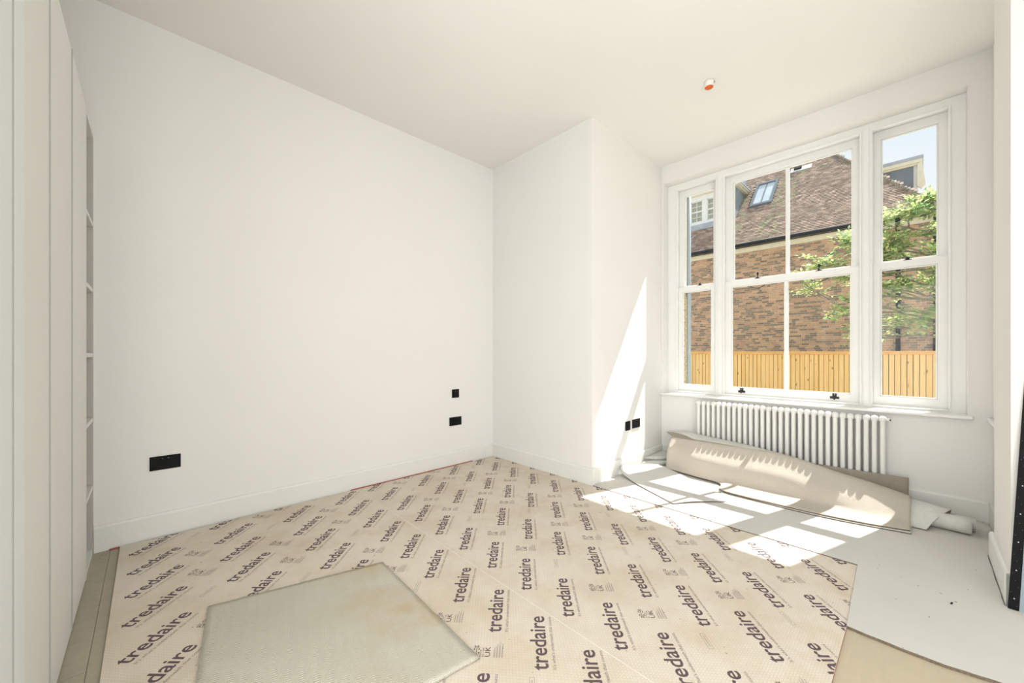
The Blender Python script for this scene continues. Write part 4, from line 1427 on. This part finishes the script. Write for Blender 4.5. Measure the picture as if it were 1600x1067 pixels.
# sloping barge board seen at its right end
bm = bmesh.new()
pr = [(-.05, 8.04), (-.15, 7.10), (-.05, 6.98), (.06, 7.10), (.05, 7.86)]
v0 = [bm.verts.new(Vector((19.90, y, z_)) - Vector((20, .6, 6.3))) for y, z_ in pr]
v1 = [bm.verts.new(Vector((20.02, y, z_)) - Vector((20, .6, 6.3))) for y, z_ in pr]
bm.faces.new(v0); bm.faces.new(list(reversed(v1)))
for i in range(5): bm.faces.new((v0[i], v0[(i + 1) % 5], v1[(i + 1) % 5], v1[i]))
bmesh.ops.recalc_face_normals(bm, faces=bm.faces)
new_obj('barge_board', to_mesh(bm), M['cream_fascia'], rd)

# ------------------------------------------------------------------ tree behind the fence
TX, TY = 12.6, -1.15
tree = empty('tree', (TX, TY, -.65))
tag(tree, 'light green leafy tree reaching in from the right above the fence', 'tree')
TO = Vector(tree.location)
bmT = bmesh.new(); bmB = bmesh.new()
trunk = [Vector((TX, TY, -.65)), Vector((TX - .05, TY + .05, .6)), Vector((TX, TY + .12, 1.7)), Vector((TX + .05, TY + .10, 2.9)), Vector((TX, TY + .2, 4.2))]
tube(bmT, [p - TO for p in trunk], [.13, .11, .09, .07, .03], 10)
rnd = random.Random(5)
leaf_v, leaf_f, leaf_c = [], [], []
LC = [(0.58, 0.66, 0.27), (0.52, 0.62, 0.27), (0.68, 0.74, 0.33), (0.42, 0.54, 0.26), (0.31, 0.42, 0.22), (0.72, 0.76, 0.40), (0.25, 0.35, 0.20)]
def leaflet(c, d, n, L, w):
    d = d.normalized(); n = (n - d * n.dot(d))
    if n.length < 1e-3: n = d.orthogonal()
    n.normalize(); s_ = d.cross(n)
    k_ = len(leaf_v)
    pts = [c, c + d * L * .45 + s_ * w + n * .010, c + d * L, c + d * L * .45 - s_ * w + n * .010]
    leaf_v.extend(tuple(p - TO) for p in pts)
    leaf_f.append((k_, k_ + 1, k_ + 2)); leaf_f.append((k_, k_ + 2, k_ + 3))
    col = rnd.choice(LC); col = tuple(x * rnd.uniform(.85, 1.2) for x in col)
    leaf_c.extend([col, col])
def spray(c, d, L, density=1.0):
    """a compound leaf: midrib with pairs of leaflets"""
    d = d.normalized()
    side = d.cross(Vector((0, 0, 1)));
    side = side.normalized() if side.length > .05 else Vector((1, 0, 0))
    nn = side.cross(d)
    npair = rnd.randint(3, 5)
    for i in range(npair):
        p = c + d * L * (i + .6) / npair + Vector((0, 0, -.04 * (i / npair) ** 2))
        for sg in (-1, 1):
            leaflet(p, d * .55 + side * sg + Vector((0, 0, rnd.uniform(-.35, .1))), nn + Vector((rnd.uniform(-.5, .5), rnd.uniform(-.5, .5), 0)), rnd.uniform(.085, .125), rnd.uniform(.022, .034))
    leaflet(c + d * L, d, nn, .11, .03)
def branch(p0, p1, r0, depth, leafy):
    d = p1 - p0
    mids = [p0]
    nseg = 5
    for i in range(1, nseg + 1):
        q = p0 + d * i / nseg + Vector((rnd.uniform(-.06, .06), rnd.uniform(-.06, .06), rnd.uniform(-.05, .06))) * d.length * .6
        mids.append(q)
    tube(bmB, [p - TO for p in mids], [r0 * (1 - .75 * i / nseg) for i in range(nseg + 1)], 6)
    if depth > 0:
        nb_ = rnd.randint(3, 4)
        for i in range(nb_):
            t_ = rnd.uniform(.3, 1.0)
            k_ = min(int(t_ * nseg), nseg - 1)
            base_ = mids[k_].lerp(mids[k_ + 1], t_ * nseg - k_)
            dd = d.normalized() * rnd.uniform(.3, .8) + Vector((rnd.uniform(-.7, .7), rnd.uniform(-.5, .6), rnd.uniform(-.35, .55)))
            branch(base_, base_ + dd.normalized() * d.length * rnd.uniform(.22, .38), r0 * .5, depth - 1, leafy)
    if depth <= 1:
        for i in range(int(leafy * (5 if depth == 0 else 3))):
            t_ = rnd.uniform(.25, 1.0)
            k_ = min(int(t_ * nseg), nseg - 1)
            c = mids[k_].lerp(mids[k_ + 1], t_ * nseg - k_)
            dd = d.normalized() * .5 + Vector((rnd.uniform(-1, 1), rnd.uniform(-1, 1), rnd.uniform(-.5, .5)))
            spray(c, dd, rnd.uniform(.22, .36))
# target points of main boughs in world space (y grows to the left of the picture)
boughs = [((2, 2.1), (12.0, 1.95, 2.60), 1.0), ((3, 2.7), (12.0, 1.55, 3.25), 1.1), ((3, 2.9), (12.3, .95, 3.75), 1.2), ((3, 3.3), (12.4, .35, 4.05), 1.3),
          ((2, 1.9), (12.0, .85, 2.20), 1.0), ((2, 1.7), (12.2, .45, 1.75), .35), ((4, 3.9), (12.6, -.15, 4.35), 1.0), ((2, 2.3), (12.0, .60, 2.95), 1.4), ((2, 2.5), (12.2, -.05, 3.4), 1.3),
          ((2, 2.0), (12.2, .15, 2.5), 1.3), ((2, 1.5), (12.1, 1.1, 1.55), .15), ((2, 1.9), (12.1, 1.35, 2.1), .4), ((2, 1.8), (12.4, 0.1, 1.9), .7), ((3, 2.8), (12.2, .35, 3.3), 1.4),
          ((3, 2.7), (12.9, -1.9, 4.0), 1), ((2, 2.1), (13.0, -2.1, 2.9), 1)]
for (idx, z_), tgt, lf in boughs:
    # start on the trunk at height z_
    st_ = None
    for a_, b_ in zip(trunk, trunk[1:]):
        if a_.z <= z_ <= b_.z: st_ = a_.lerp(b_, (z_ - a_.z) / (b_.z - a_.z))
    branch(st_, Vector(tgt), .036, 2, lf)
new_obj('trunk', to_mesh(bmT), M['bark'], tree)
new_obj('branches', to_mesh(bmB), M['bark'], tree)
me = bpy.data.meshes.new('foliage'); me.from_pydata(leaf_v, [], leaf_f); me.update()
add_tint(me, leaf_c); me.materials.append(M['leaf'])
fo = new_obj('foliage', me, None, tree); fo['kind'] = 'stuff'; fo['label'] = 'light green compound leaves'
print('leaf faces', len(leaf_f))
